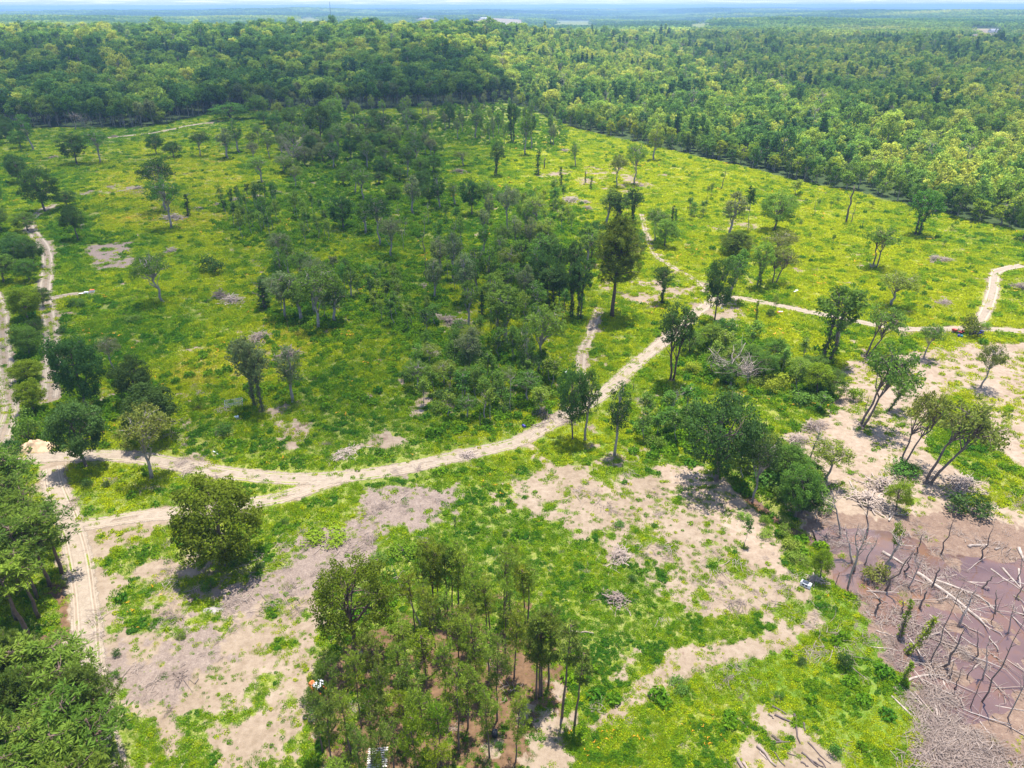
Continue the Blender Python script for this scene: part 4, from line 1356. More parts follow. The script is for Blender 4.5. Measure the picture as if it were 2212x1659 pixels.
T('B', 150, 900, 825, 230, 'oak', 'ol', 'low broad olive tree at the top of the dense grove')
T('B', 225, 875, 700, 130, 'oak', 'dk', 'dark upright tree, nearer the forest, above the dense grove')
T('B', 290, 932, 720, 145, 'open', 'dk', 'dark round-headed tree on a dark trunk above the dense grove')
T('B', 445, 802, 695, 110, 'open', 'md', 'small spreading tree alone before the pale forest trunks')
T('B', 395, 872, 808, 90, 'bush', 'md', 'round green bush below the small spreading tree')
T('B', 535, 852, 770, 60, 'bush', 'md', 'tall narrow green bush in the upper meadow')
T('B', 600, 1010, 880, 140, 'oak', 'md', 'rounded mid green tree in the upper meadow below the slim trees')
T('B', 790, 1080, 970, 130, 'open', 'lt', 'small light green tree above a dark brush heap')
T('B', 590, 1130, 990, 150, 'oak', 'md', 'bushy green tree on the sunny side of the grove')
T('B', 1100, 745, 638, 40, 'cedar', 'dk', 'narrow dark cedar at the top corner of the clearing')
T('B', 1110, 925, 650, 90, 'ivytree', 'dk', 'tall dark ivy-wrapped tree in the upper thicket')
T('B', 1190, 1003, 700, 95, 'tall', 'md', 'tall pale-trunked tree at the near edge of the upper thicket')
T('B', 1230, 962, 690, 85, 'tall', 'dk', 'tall dark-headed tree at the near edge of the upper thicket')
T('B', 870, 895, 690, 110, 'tall', 'md', 'tall tree at the shaded side of the upper thicket')
T('B', 700, 835, 650, 100, 'oak', 'dk', 'dark full-headed tree before the pale forest trunks')
grove([(940, 225), (1085, 225), (1215, 285), (1215, 315), (1100, 325), (960, 300)], 52,
      [('slim', 11.7, 17.6, 3.8, 6.7, ['md', 'lt', 'md', 'dk']), ('slim', 9.1, 13.5, 3.0, 5.4, ['lt', 'md']), ('tall', 12, 16, 4, 6, ['md', 'gy'])],
      {'slim': 'slender sapling in the thicket topping the clearing', 'tall': 'thin tall tree in the thicket topping the clearing'}, 'upper thicket saplings', 4)

# sunny field
T('B', 1275, 1132, 950, 80, 'ivysnag', 'md', 'ivy-covered broken trunk, taller of two in the sunny field')
T('B', 1315, 1092, 1020, 40, 'stub', 'gy', 'short bare trunk beside the taller ivy-covered one')
T('B', 1430, 1207, 1078, 50, 'ivysnag', 'dk', 'dark ivy-covered trunk alone in the middle of the sunny field')
T('B', 1515, 1083, 900, 75, 'tall', 'lt', 'thin small-headed tree beside a long brush streak in the sunny field')
T('B', 1580, 1193, 1108, 28, 'ivysnag', 'dk', 'slim dark ivy spike, farther of two in the sunny field')
T('B', 1615, 1228, 1150, 32, 'ivysnag', 'dk', 'slim dark ivy spike, nearer of two in the sunny field')
T('B', 1783, 1213, 990, 135, 'open', 'ol', 'olive brown-headed tree, one of a tall pair in the sunny field')
T('B', 1898, 1193, 910, 165, 'open', 'lt', 'pale airy tree, taller of a pair in the sunny field')
T('B', 2025, 1037, 790, 115, 'tall', 'lt', 'tall thin tree with a high pale head near the young woodland')
T('C', 240, 1232, 1050, 40, 'pole', 'gy', 'bare leaning pole near the young woodland', (0.24, 0))
T('C', 1055, 1445, 1205, 60, 'stub', 'lt', 'tall broken pale trunk with a leafy tip in the sunny field', (0.06, 0))
T('C', 1080, 1450, 1300, 40, 'pole', 'gy', 'bare pole leaning beside the tall broken trunk', (0.22, 0))
T('C', 850, 1392, 1285, 30, 'pole', 'gy', 'thin bare stem on the near side of the sunny field strip')
T('C', 1160, 1472, 1395, 25, 'pole', 'gy', 'short bare stem below the leaning pole')
T('C', 300, 1545, 1220, 170, 'tall', 'gy', 'tall grey sparse tree with a white trunk at the sunlit thicket')
T('C', 420, 1495, 1140, 90, 'slim', 'dk', 'dark narrow tree between the white-trunked tree and the broad bright one')
T('C', 590, 1495, 1225, 255, 'oak', 'lt', 'broad bright green tree in the sunlit thicket')
T('C', 690, 1400, 1270, 120, 'oak', 'lt', 'smaller bright green tree behind the broad one in the sunlit thicket')
T('C', 340, 1650, 1500, 235, 'bigpine', 'pd', 'dark flat-topped pine beside the olive tree')
T('C', 600, 1690, 1490, 250, 'open', 'ol', 'olive airy tree right of the dark flat-topped pine')
T('C', 1518, 1523, 1218, 215, 'ivytree', 'md', 'large tree leaning over the sunny field near the young woodland', (0.08, 0))
T('F', 1245, 82, -200, 250, 'lean', 'lt', 'wide airy tree alone in the sunny field above the dirt road')
T('C', 2205, 1552, 1250, 160, 'oak', 'md', 'green tree cut off by the picture edge at the sunny field corner')
T('C', 735, 1265, 1150, 90, 'slim', 'lt', 'small bushy sapling on the strip before the young woodland')
for k, (x, y, t) in enumerate([(1205, 1345, 1285), (1225, 1350, 1290), (800, 1325, 1275), (880, 1340, 1280), (960, 1350, 1290), (1000, 1330, 1265), (160, 1290, 1180), (185, 1270, 1170), (820, 1545, 1500), (1690, 1600, 1540), (970, 1590, 1500), (760, 1480, 1410), (1470, 1395, 1340), (1740, 1490, 1440)]):
    T('C', x, y, t, 34, 'slim', 'lt', 'wispy sapling scattered in the sunny field', group='sunny field saplings')
grove([(1480, 440), (1530, 455), (1520, 480), (1480, 475)], 8, [('slim', 5.2, 8.1, 2.4, 3.8, ['md', 'lt'])], 'small sapling in the row beside the pale sandy streak', 'sapling row in the sunny field', 2.5)

# thickets between shade and sun
grove([(480, 445), (560, 430), (640, 455), (640, 510), (500, 520)], 30, [('slim', 9.1, 14.2, 3.0, 5.1, ['md', 'dk', 'lt'])], 'slim sapling in the vertical thicket below the log windrow', 'vertical sapling thicket', 3)
grove([(640, 470), (700, 470), (720, 540), (650, 540)], 12, [('slim', 9.1, 13.5, 3.0, 5.1, ['lt', 'md'])], 'lighter sapling at the near end of the vertical thicket', 'light sapling patch', 3)
grove([(1090, 430), (1220, 440), (1250, 500), (1120, 520)], 22, [('slim', 9.1, 14.9, 3.3, 5.8, ['lt', 'md', 'lt']), ('slim', 6.5, 10.8, 3.0, 4.8, ['yl', 'lt'])], 'sunlit sapling in the thicket beside the dark roadside trees', 'sunlit sapling thicket', 3.2)
grove([(740, 590), (830, 580), (880, 640), (960, 700), (900, 740), (800, 690)], 26, [('slim', 6.5, 10.8, 3.0, 5.1, ['md', 'dk']), ('slim', 5.2, 8.1, 2.7, 4.2, ['lt'])], 'sapling in the brushy strip running down to the hollow', 'brushy strip saplings', 3.5)
grove([(860, 480), (980, 480), (1060, 560), (960, 620), (860, 560)], 16, [('slim', 7.8, 13.5, 3.3, 5.4, ['md', 'lt']), ('snag', 7, 10, 2, 3, ['gy'])],
      {'slim': 'sapling scattered across the shaded middle meadow', 'snag': 'thin dead tree in the shaded middle meadow'}, 'shaded middle meadow saplings', 5)

grove([(560, 640), (600, 580), (740, 575), (770, 640), (720, 700), (620, 700)], 17, [('open', 10, 15, 8, 12, ['gy', 'md', 'md']), ('slim', 7, 10, 3, 5, ['md', 'gy']), ('tall', 11, 15, 5, 8, ['md', 'gy'])],
      {'open': 'airy tree in the small shaded meadow copse', 'slim': 'sapling in the small shaded meadow copse', 'tall': 'slim tree in the small shaded meadow copse'}, 'small copse', 5)
grove([(860, 240), (960, 245), (980, 330), (930, 380), (870, 330)], 15, [('open', 10, 14, 7, 10, ['md', 'gy', 'dk']), ('oak', 7, 11, 7, 10, ['md', 'dk'])], 'leafy tree scattered over the upper meadow beside the grove', 'upper meadow trees', 9)
grove([(535, 300), (610, 300), (660, 420), (600, 440), (540, 380)], 12, [('open', 10, 14, 8, 11, ['lt', 'gy', 'md'])], 'pale airy tree on the meadow side of the dense grove', 'pale trees beside the grove', 9)
grove([(1050, 480), (1150, 500), (1200, 560), (1100, 620), (1020, 560)], 12, [('open', 10, 14, 6, 10, ['md', 'lt']), ('tall', 10, 15, 5, 7, ['md', 'gy'])], 'leafy tree between the meadow and the roadside clump', 'broken shade trees', 8)
grove([(1110, 570), (1180, 540), (1270, 570), (1250, 660), (1160, 690), (1080, 640)], 11, [('tall', 11, 15, 6, 9, ['md', 'lt']), ('ivytree', 13, 17, 6, 9, ['dk', 'md'])], 'tall leafy tree packed in the shaded roadside clump', 'shaded roadside clump', 5.5)
grove([(560, 255), (740, 245), (900, 240), (880, 262), (700, 285), (590, 300)], 18, [('oak', 10, 15, 9, 13, ['md', 'lt', 'gy', 'dk']), ('tall', 14, 18, 6, 8, ['md', 'lt'])], 'rounded tree standing just out from the old forest wall', 'trees before the forest wall', 11)

grove([(900, 600), (1000, 560), (1120, 640), (1230, 700), (1240, 800), (1120, 780), (980, 700)], 18, [('tall', 12, 17, 5, 8, ['lt', 'md', 'gy']), ('slim', 9, 13, 3.5, 5, ['lt', 'md'])],
      {'tall': 'slender tall tree of the belt above the road bend', 'slim': 'sapling of the belt above the road bend'}, 'tree belt above the road bend', 6)
# clump of tall trees by the road head
T('B', 1720, 1465, 1200, 155, 'tall', 'lt', 'tall light green tree at the back of the roadside trees')
T('B', 1792, 1475, 1230, 190, 'ivytree', 'dk', 'dark ivy-hung tree beside the sandy path through the trees')
T('B', 1890, 1440, 1215, 130, 'ivytree', 'dk', 'dark narrow tree on the far side of the sandy path')
T('B', 1620, 1668, 1430, 205, 'oak', 'dk', 'dark full tree at the back of the roadside trees')
T('B', 1850, 1672, 1475, 230, 'oak', 'dk', 'dark broad tree at the sandy opening among roadside trees')
T('B', 2030, 1565, 1340, 175, 'open', 'md', 'green tree right of the sandy path among roadside trees')
T('B', 2095, 1600, 1400, 190, 'oak', 'lt', 'pale leafy tree at the sunlit end of the roadside trees')
T('B', 2140, 1455, 1330, 55, 'ivysnag', 'dk', 'small dark ivy-hung tree, first of two in the sun', )
T('B', 2165, 1468, 1345, 45, 'ivysnag', 'md', 'small ivy-hung tree, second of two in the sun')
T('B', 1340, 1690, 1515, 165, 'oak', 'dk', 'dark bushy tree at the shaded side of the roadside trees')
T('E', 820, 292, -25, 170, 'open', 'md', 'forked tree with a crooked trunk above the hollow')
T('E', 875, 250, -60, 140, 'tall', 'dk', 'tall dark tree beside the crooked forked one')
T('E', 912, 388, 200, 90, 'ivysnag', 'dk', 'dark ivy-covered trunk in the hollow')
T('E', 1065, 562, 140, 270, 'tall', 'md', 'tall tree with a long pale trunk rising from the hollow')
T('E', 1300, 282, -55, 210, 'oak', 'dk', 'tall dark tree in the shaded roadside clump')
T('E', 1490, 395, 20, 130, 'ivytree', 'dk', 'dark ivy-hung tree, farther of two at the clump edge')
T('E', 1542, 402, 0, 170, 'ivytree', 'dk', 'dark ivy-hung tree, nearer of two at the clump edge')
T('E', 1755, 393, -250, 330, 'bigpine', 'pd', 'tall dark pine with a long bare trunk on the sandy clearing', variant=1)
T('E', 1190, 300, 60, 170, 'oak', 'md', 'leafy tree filling the shaded roadside clump')
T('E', 1410, 330, 30, 150, 'oak', 'dk', 'dark leafy tree deep in the shaded roadside clump')
T('E', 2080, 305, 60, 160, 'ivytree', 'dk', 'ivy-hung tree at the near edge of the sandy opening')
T('E', 1280, 752, 290, 305, 'open', 'lt', 'bright umbrella-headed tree with a pale leaning trunk', (0.03, 0))
T('E', 1200, 832, 430, 160, 'tall', 'md', 'slim tree in front of the umbrella-headed tree')
T('E', 1110, 690, 430, 110, 'slim', 'md', 'thin sapling behind the umbrella-headed tree')
T('E', 825, 802, 430, 210, 'tall', 'gy', 'grey wispy tree rising from the thicket')
T('E', 1098, 1022, 715, 75, 'snag', 'gy', 'dead forked trunk with reddish foot at the thicket front')
T('E', 927, 1072, 880, 110, 'snag', 'gy', 'pale dead forked sapling at the thicket front', (-0.05, 0))
T('E', 900, 1112, 1008, 22, 'stub', 'gy', 'short pale stub beside the dead forked sapling')
T('E', 985, 852, 640, 50, 'slim', 'md', 'vine-wrapped stem in the thicket')
T('E', 545, 152, -20, 60, 'pole', 'gy', 'leaning dead trunk in the shaded meadow above the brushy strip', (-0.05, 0))
T('E', 592, 165, 20, 60, 'tall', 'md', 'small tree beside the leaning dead trunk')
grove([(880, 800), (990, 740), (1130, 780), (1220, 830), (1190, 900), (1060, 920), (930, 905)], 48,
      [('bush', 2.2, 4.2, 3.5, 6, ['md', 'dk', 'lt']), ('slim', 6.5, 10.8, 3.0, 5.1, ['md', 'lt']), ('slim', 7, 11, 3.5, 5.5, ['lt', 'md']), ('open', 6, 10, 5, 7.5, ['md', 'lt'])],
      {'bush': 'green bush in the thicket beside the road', 'slim': 'sapling in the thicket beside the road', 'open': 'small leafy tree in the thicket beside the road'}, 'roadside thicket', 3.2)

# along the road bend
T('E', 2140, 812, 290, 270, 'roundpine', 'dk', 'dark round-headed pine with several trunks beside the road', variant=1)
T('E', 1500, 1192, 680, 225, 'oak', 'dk', 'dark leafy tree at the road bend')
T('E', 1580, 1192, 700, 160, 'tall', 'md', 'pale-trunked tree beside the dark one at the road bend')
T('E', 1770, 1292, 815, 180, 'tall', 'dk', 'slim tree just past the road bend with a pale trunk', (0.04, 0))
T('E', 2110, 1075, 830, 90, 'snag', 'gy', 'bleached dead tree leaning over the hollow past the road bend', (0.25, 0))
T('E', 1890, 885, 790, 14, 'stub', 'gy', 'short white post-like stub beside the road')
grove([(1370, 905), (1490, 890), (1500, 960), (1400, 970)], 15, [('bush', 2.5, 4.5, 3.5, 6, ['md', 'dk', 'lt']), ('slim', 6.5, 9.5, 3.8, 5.6, ['md'])],
      {'bush': 'bush in the green hollow below the road', 'slim': 'sapling in the green hollow below the road'}, 'hollow below the road', 3)
grove([(1480, 760), (1560, 740), (1760, 800), (1800, 860), (1700, 880), (1640, 840), (1500, 830)], 26,
      [('bush', 2.5, 4.5, 3.5, 6.5, ['md', 'yl', 'lt']), ('oak', 6, 9, 6, 8, ['lt', 'md']), ('slim', 6.5, 10.8, 3.8, 5.6, ['lt'])],
      {'bush': 'leafy bush in the sunlit strip behind the dark oak', 'oak': 'small tree in the sunlit strip behind the dark oak', 'slim': 'sapling in the sunlit strip behind the dark oak'}, 'strip behind the dark oak', 3.5)

# right side
T('F', 205, 425, -20, 205, 'oak', 'dk', 'dark tree at the road junction')
T('F', 300, 285, -80, 190, 'tall', 'md', 'taller tree just behind the dark one at the road junction', (0.06, 0))
T('F', 490, 205, -100, 170, 'ivytree', 'lt', 'upright leafy tree beside the straight dirt road')
T('F', 592, 182, -70, 230, 'lean', 'ol', 'spreading olive tree with many bare limbs by the dirt road', (0.08, 0))
T('F', 1350, 322, 85, 290, 'open', 'lt', 'pale green round-topped tree behind the dark leaning tree')
T('F', 1190, 655, 310, 300, 'lean', 'md', 'dark tree leaning strongly across the bare slope', (0.32, 0))
T('F', 930, 685, 165, 330, 'ivytree', 'md', 'tall fork-trunked ivy-hung tree beside the straight road', (0.03, 0))
T('F', 985, 640, 330, 150, 'snag', 'ol', 'crooked half-dead tree beside the ivy-hung fork', (0.12, 0))
T('F', 1560, 660, 430, 170, 'open', 'md', 'small leafy tree behind the leaning trees', (0.06, 0))
T('F', 1155, 1115, 555, 400, 'lean', 'md', 'large forked tree leaning over the pink soil', (0.20, 0))
T('F', 1330, 1003, 780, 150, 'ivytree', 'lt', 'short ivy-wrapped tree leaning between two large ones', (0.34, 0))
T('F', 1425, 1345, 865, 290, 'lean', 'ol', 'slender forked tree leaning over bare soil, middle of three', (0.16, 0))
T('F', 1588, 1475, 890, 460, 'lean', 'ol', 'widest leaning tree, nearest the picture edge, over bare soil', (0.30, 0))
T('F', 1930, 855, 555, 190, 'open', 'ol', 'small slim tree alone on the sandy slope', (0.06, 0))
T('F', 215, 1455, 850, 500, 'oak', 'dk', 'huge dark oak at the head of the creek')
T('F', 460, 1565, 1080, 250, 'open', 'dk', 'dark tree standing in the creek beside the huge oak')
T('F', 640, 1480, 1190, 260, 'oak', 'md', 'leafy tree on the far bank of the creek')
T('F', 800, 1400, 1085, 160, 'snag', 'gy', 'thin half-bare tree above the creek', (0.08, 0))
T('F', 930, 1460, 1190, 290, 'open', 'lt', 'light green sparse tree above the pond')
T('F', 730, 1690, 1330, 280, 'oak', 'md', 'dense green tree at the mouth of the creek')
T('F', 560, 1400, 1150, 220, 'oak', 'lt', 'lighter green tree behind the creek trees')
T('F', 310, 850, 655, 330, 'bare', 'gy', 'grey bare bushy dead tree in the hollow')
T('F', 420, 830, 700, 240, 'bare', 'gy', 'lower grey bare dead tree beside the bushy one in the hollow')
T('F', 310, 663, 565, 40, 'charred', 'gy', 'black charred forked stump on bright grass')
T('F', 470, 455, 280, 50, 'ivysnag', 'lt', 'slim ivy-wrapped stem below the straight road')
T('F', 590, 375, 225, 55, 'slim', 'lt', 'thin sapling beside the straight road')
T('F', 560, 395, 340, 60, 'bush', 'dk', 'dark bush at the foot of the thin roadside sapling')
T('F', 870, 900, 690, 230, 'oak', 'br', 'bright green bushy tree at the edge of the pink soil')
T('F', 840, 760, 640, 180, 'oak', 'md', 'round green tree behind the bright bushy one')
T('F', 880, 1000, 860, 150, 'slim', 'md', 'slim leafy tree below the bright bushy one')
T('F', 1180, 1010, 905, 14, 'stub', 'gy', 'short dead stub beside the large forked tree')
T('F', 1250, 1040, 980, 50, 'bush', 'lt', 'little bush at the foot of the large forked tree')
T('F', 1110, 930, 840, 110, 'bush', 'br', 'bright low bush on the pink soil')
T('F', 1855, 515, 380, 140, 'bush', 'ol', 'olive bush between the red tractor and the blue mower')
T('F', 1960, 470, 420, 70, 'bush', 'lt', 'small bush beside the road behind the blue mower')
T('F', 1385, 1640, 1450, 180, 'oak', 'br', 'bright green small tree at the head of the pond')
T('F', 1430, 1420, 1340, 190, 'bush', 'md', 'green bush under the slender forked leaning tree')
T('F', 1860, 1670, 1560, 260, 'bush', 'dk', 'dark green bush at the grassy bank above the pond')
T('F', 1480, 1420, 1350, 110, 'bush', 'lt', 'pale bush beside the green one under the leaning trees')
T('F', 1240, 80, 30, 100, 'snag', 'gy', 'fallen-limbed dead tree at the foot of the wide airy tree', (-0.5, 0))

grove([(1545, 985), (1620, 960), (1700, 1010), (1790, 1100), (1780, 1150), (1720, 1100), (1640, 1040), (1560, 1030)], 22, [('bush', 2.0, 4.0, 3.5, 6, ['md', 'dk', 'lt']), ('slim', 6, 9, 3, 5, ['md', 'lt']), ('oak', 6, 9, 5, 8, ['md', 'dk'])],
      {'bush': 'tangled bush lining the creek gully', 'slim': 'sapling lining the creek gully', 'oak': 'small tree lining the creek gully'}, 'creek gully scrub', 3.0)
grove([(1600, 1120), (1660, 1110), (1740, 1190), (1730, 1220)], 6, [('bush', 1.0, 2.0, 2, 3.5, ['md', 'lt'])], 'low bush on the open bank of the creek', 'open bank bushes', 3.0)

# left side near the track
T('D', 1060, 302, -45, 265, 'open', 'md', 'airy tree with a thin pale trunk below the grey soil patch', (-0.16, 0))
T('D', 2065, 472, 55, 330, 'open', 'md', 'tallest pale-trunked tree of the small copse')
T('D', 1850, 400, 90, 260, 'open', 'gy', 'grey-green tree at the back of the small copse')
T('D', 1720, 340, 130, 170, 'ivysnag', 'dk', 'ivy-covered trunk at the side of the small copse')
T('D', 1875, 492, 335, 20, 'pole', 'gy', 'thin white leaning pole before the small copse', (-0.1, 0))
T('D', 1950, 420, 120, 220, 'tall', 'md', 'slim tree in the middle of the small copse')
T('D', 2170, 430, 160, 190, 'tall', 'dk', 'darker tree on the far side of the small copse')
T('D', 2160, 400, 300, 90, 'snag', 'gy', 'dead leaning tree on the far side of the small copse', (0.3, 0))
T('D', 570, 985, 490, 350, 'full', 'dk', 'very dark ivy-smothered tree behind the roadside trees')
T('D', 740, 745, 510, 165, 'open', 'gy', 'grey thin-leaved tree behind the very dark one')
T('D', 905, 960, 655, 290, 'full', 'dk', 'dark rounded tree behind the roadside pair')
T('D', 1010, 1180, 800, 400, 'full', 'dk', 'big dark rounded tree directly behind the olive roadside tree')
T('D', 985, 1442, 985, 370, 'open', 'ol', 'olive tree with a fanned pale trunk on the near side of the road')
T('D', 560, 1365, 920, 400, 'full', 'dk', 'dark two-trunked tree straddling the road edge', variant=1)
T('D', 90, 1352, 1190, 175, 'oak', 'dk', 'small dark tree beside the dirt mound', )
T('D', 225, 1010, 800, 215, 'full', 'br', 'bright green rounded tree nearest the road between the tracks')
T('D', 185, 810, 665, 220, 'full', 'br', 'bright green rounded tree, second from the road between the tracks')
T('D', 200, 640, 440, 215, 'full', 'md', 'green rounded tree, third from the road between the tracks')
T('D', 185, 420, 190, 240, 'full', 'br', 'bright leafy tree at the far end between the tracks')
T('D', 190, 1195, 1000, 180, 'bush', 'md', 'wide low bush between the mound and the bright trees')
T('D', 250, 520, 400, 120, 'oak', 'dk', 'dark small tree squeezed beside the inner track')
T('D', 280, 330, 200, 130, 'oak', 'dk', 'dark small tree at the track fork')
T('D', 1655, 975, 510, 230, 'ivytree', 'gy', 'ivy-trunked tree, left of the leafy pair beside the metal rack')
T('D', 1705, 1003, 540, 200, 'ivytree', 'gy', 'ivy-trunked tree with a bare pale foot beside the metal rack')
T('D', 1900, 948, 570, 200, 'tall', 'gy', 'thin grey tree on a dark ivy stem before the grey brush')
for k, (x, y, t, w, c, l) in enumerate([(1290, 990, 900, 90, 'br', 'bright bush left of the metal rack'), (1460, 1150, 1080, 130, 'md', 'dark green bush below the white scrap'), (570, 1500, 1440, 80, 'dk', 'dark bush on the flowered bank below the road'),
                                        (690, 1500, 1455, 50, 'dk', 'small dark bush on the flowered bank below the road'), (1380, 110, 0, 170, 'dk', 'dark bush above the wide shaded meadow'), (860, 420, 380, 120, 'md', 'low bush beside the inner track meadow'),
                                        (400, 500, 460, 70, 'dk', 'small dark bush beside the inner track'), (500, 330, 270, 110, 'md', 'green bush below the red and white scrap')]):
    T('D', x, y, t, w, 'bush', c, l)

# near left: lone tree, pines at the frame edge
T('G', 1465, 345, -190, 620, 'full', 'on', 'lone round tree on the grassy rise near the grey chip patch', variant=0)
for k, (x, y) in enumerate([(40, 200), (170, 170), (290, 250), (400, 400), (320, 480), (240, 560), (120, 480), (30, 540), (110, 700), (20, 800), (255, 690), (-80, 350), (-90, 640), (60, 20), (180, 20), (-60, 120)]):
    T('G', x, y, 0, 330, 'pine', 'eg' if k % 2 else 'el', 'dark pine of the upper stand beside the sandy track', h=random.uniform(12.5, 15), group='upper edge pines')
T('G', 192, 822, 0, 260, 'thinpine', 'pn', 'pine with a long bare pale trunk at the gap in the edge stand', (-0.06, 0), h=14)
for k, (x, y) in enumerate([(180, 1260), (400, 1310), (560, 1440), (660, 1560), (620, 1720), (740, 1800), (300, 1500), (460, 1620), (120, 1480), (80, 1750), (360, 1800), (560, 1930), (730, 2000), (220, 2000), (640, 2150), (0, 1300), (-100, 1550), (450, 2150), (-60, 1900), (280, 1300), (520, 1290)]):
    T('G', x, y, 0, 420, 'bigpine' if k % 3 == 0 else 'pine', 'el' if k % 3 else 'eg', 'bushy pine of the lower stand at the picture corner', h=random.uniform(11, 14), group='lower edge pines')
for k, (x, y, w, c, l) in enumerate([(760, 930, 60, 'dk', 'small dark bush on the sandy flat below the track'), (740, 1070, 70, 'md', 'green bush next to the small dark one on the sandy flat'), (1360, 500, 110, 'md', 'bush at the edge of the lone tree shade'),
                                     (1690, 365, 70, 'dk', 'dark bush on the chips right of the lone tree'), (1850, 70, 60, 'md', 'bush beside the track above the lone tree'), (2120, 180, 260, 'br', 'bright green patch of brush on the chip heap'), (1180, 810, 70, 'lt', 'small pale bush on the chip patch'),
                                     (2060, 1290, 150, 'dk', 'dark bush beside the orange tractor'), (1990, 1230, 90, 'dk', 'small dark bush left of the orange tractor'), (1550, 310, 150, 'md', 'leafy bush at the foot of the lone tree')]):
    T('G', x, y, 0, w, 'bush', c, l, h=random.uniform(0.8, 1.8))

# the pine clump at the bottom
T('H', 100, 948, 320, 600, 'roundpine', 'on', 'broad bushy pine, largest of the pine clump', variant=0)
PINES = [(550, 690), (590, 672), (620, 668), (640, 662), (690, 642), (720, 655), (905, 848), (940, 832), (970, 802), (1195, 727), (1212, 728), (1265, 1212), (1282, 1202), (1297, 1192), (1340, 1132), (580, 1622), (650, 1655), (615, 1562), (960, 1592), (1010, 1352), (1130, 1612),
         (830, 745), (760, 662), (1090, 645), (1050, 705), (480, 780), (560, 900), (700, 900), (640, 1010), (820, 1000), (960, 1080), (760, 1160), (900, 1220), (560, 1150), (430, 1050), (680, 1320), (820, 1400), (500, 1340), (380, 1260), (250, 1220), (130, 1400), (300, 1480), (440, 1520),
         (200, 1640), (60, 1560), (-40, 1380), (350, 1720), (500, 1800), (150, 1850), (300, 1950), (640, 1800), (-60, 1720), (20, 1980), (1120, 1080), (1060, 930), (760, 1540), (-120, 1560)]
for k, (x, y) in enumerate(PINES):
    if k in (11, 12, 13, 14):
        T('H', x, y, 0, 210, 'pine', 'pd', 'dark pine in the tight cluster at the sandy clump side', h=random.uniform(14, 15.5), group='tight dark pine cluster')
    else:
        T('H', x, y, 0, random.uniform(120, 165) if y < 1000 else random.uniform(145, 205), 'pine', random.choice(['pn', 'pn', 'pd', 'br']) if y > 900 else random.choice(['pn', 'lt', 'pn']), 'straight young pine in the crowded pine clump' if y > 900 else 'slender pine at the back of the pine clump',
          (random.gauss(0, 0.04), random.gauss(0, 0.04)), h=random.uniform(11, 15) if y < 900 else random.uniform(8.5, 15), group='pine clump' if y > 900 else 'pine clump back row')
T('H', 1512, 1382, 0, 130, 'thinpine', 'ol', 'thin bent pine nearest the sand at the edge of the clump', (0.05, 0), h=13.5)
T('H', 1430, 1332, 0, 150, 'thinpine', 'ol', 'tall thin pine, second from the sand at the edge of the clump', (0.04, 0), h=17)
T('H', 520, 742, 0, 150, 'snag', 'gy', 'bare leaning dead pine at the back of the pine clump', (-0.22, 0), h=12)
T('H', 740, 140, 20, 26, 'slim', 'gy', 'wispy dead-looking sapling in the grass behind the pine clump')
for k, (x, y, w, c, l) in enumerate([(1800, 95, 75, 'md', 'round green bush alone on the sandy slope'), (410, 260, 200, 'br', 'green brush heap behind the pine clump beside the chips'), (240, 310, 140, 'md', 'low green brush nearer the broad pine'), (1020, 1525, 60, 'dk', 'small dark bush under the pines'),
                                     (2190, 1130, 150, 'md', 'bushy clump beside the pale sand strip'), (1060, 155, 40, 'dk', 'tiny dark bush in the grass above the pine clump'), (1890, 440, 60, 'dk', 'small dark bush near the grey brush on the slope')]):
    T('H', x, y, 0, w, 'bush', c, l, h=random.uniform(0.9, 1.7))

# pond side
for k, (x, y, t, w, c, kd, l) in enumerate([(400, 215, 0, 70, 'md', 'slim', 'slim leafy sapling alone on the bare slope above the pond'), (890, 440, 240, 160, 'br', 'oak', 'bright green tree on the bank beside the white appliance'),
                                            (1240, 420, 330, 170, 'ol', 'bush', 'olive brush around the dead trees in the pond'), (1040, 1000, 900, 110, 'dk', 'bush', 'dark green mound of vines on the pond bank'), (770, 990, 945, 65, 'dk', 'bush', 'small dark bush in the bright weeds'),
                                            (620, 1200, 1160, 60, 'md', 'bush', 'small green bush above the log yard'), (980, 1570, 1500, 90, 'md', 'bush', 'round bush at the corner of the log yard'), (1420, 1110, 960, 90, 'br', 'ivysnag', 'short vine-covered stump at the pond edge'),
                                            (1415, 790, 560, 90, 'br', 'ivysnag', 'leafy vine-covered stem standing in the pond'), (1460, 900, 640, 110, 'yl', 'ivysnag', 'yellow-green vine-covered leaning trunk in the pond'),
                                            (1340, 300, 20, 90, 'br', 'slim', 'bright sapling among dead trees at the pond head')]):
    T('I', x, y, t, w, kd, c, l, (0.3, 0) if 'leaning' in l else (0, 0))
T('I', 1075, 480, 0, 170, 'snag', 'gy', 'dark dead tree rising from the pond, tallest of the cluster', (0.02, 0), h=13)
T('I', 1120, 370, 60, 190, 'snag', 'gy', 'dead grey tree behind the tallest one in the pond')
T('I', 1310, 400, 110, 220, 'snag', 'gy', 'dead forked tree leaning at the pond head', (0.1, 0))
T('I', 1180, 330, 130, 120, 'snag', 'gy', 'small dead tree among the pond cluster')
T('I', 1250, 650, 540, 70, 'stub', 'gy', 'broken dark trunk on splayed roots in the pond')
T('I', 1610, 960, 0, 60, 'pole', 'gy', 'long thin dead pole standing in the pond', (0.05, 0), h=15)
T('I', 1940, 1220, 0, 80, 'pole', 'gy', 'tallest brown dead trunk standing in muddy water', (0.02, 0), h=17)
T('I', 1870, 1250, 1080, 30, 'stub', 'gy', 'short dark snag beside the tallest brown trunk')
T('I', 2110, 1325, 960, 120, 'snag', 'gy', 'branchy dead tree in the shallows at the picture edge')
T('I', 1760, 1130, 960, 60, 'pole', 'gy', 'dead dark stem, one of three in the middle of the pond')
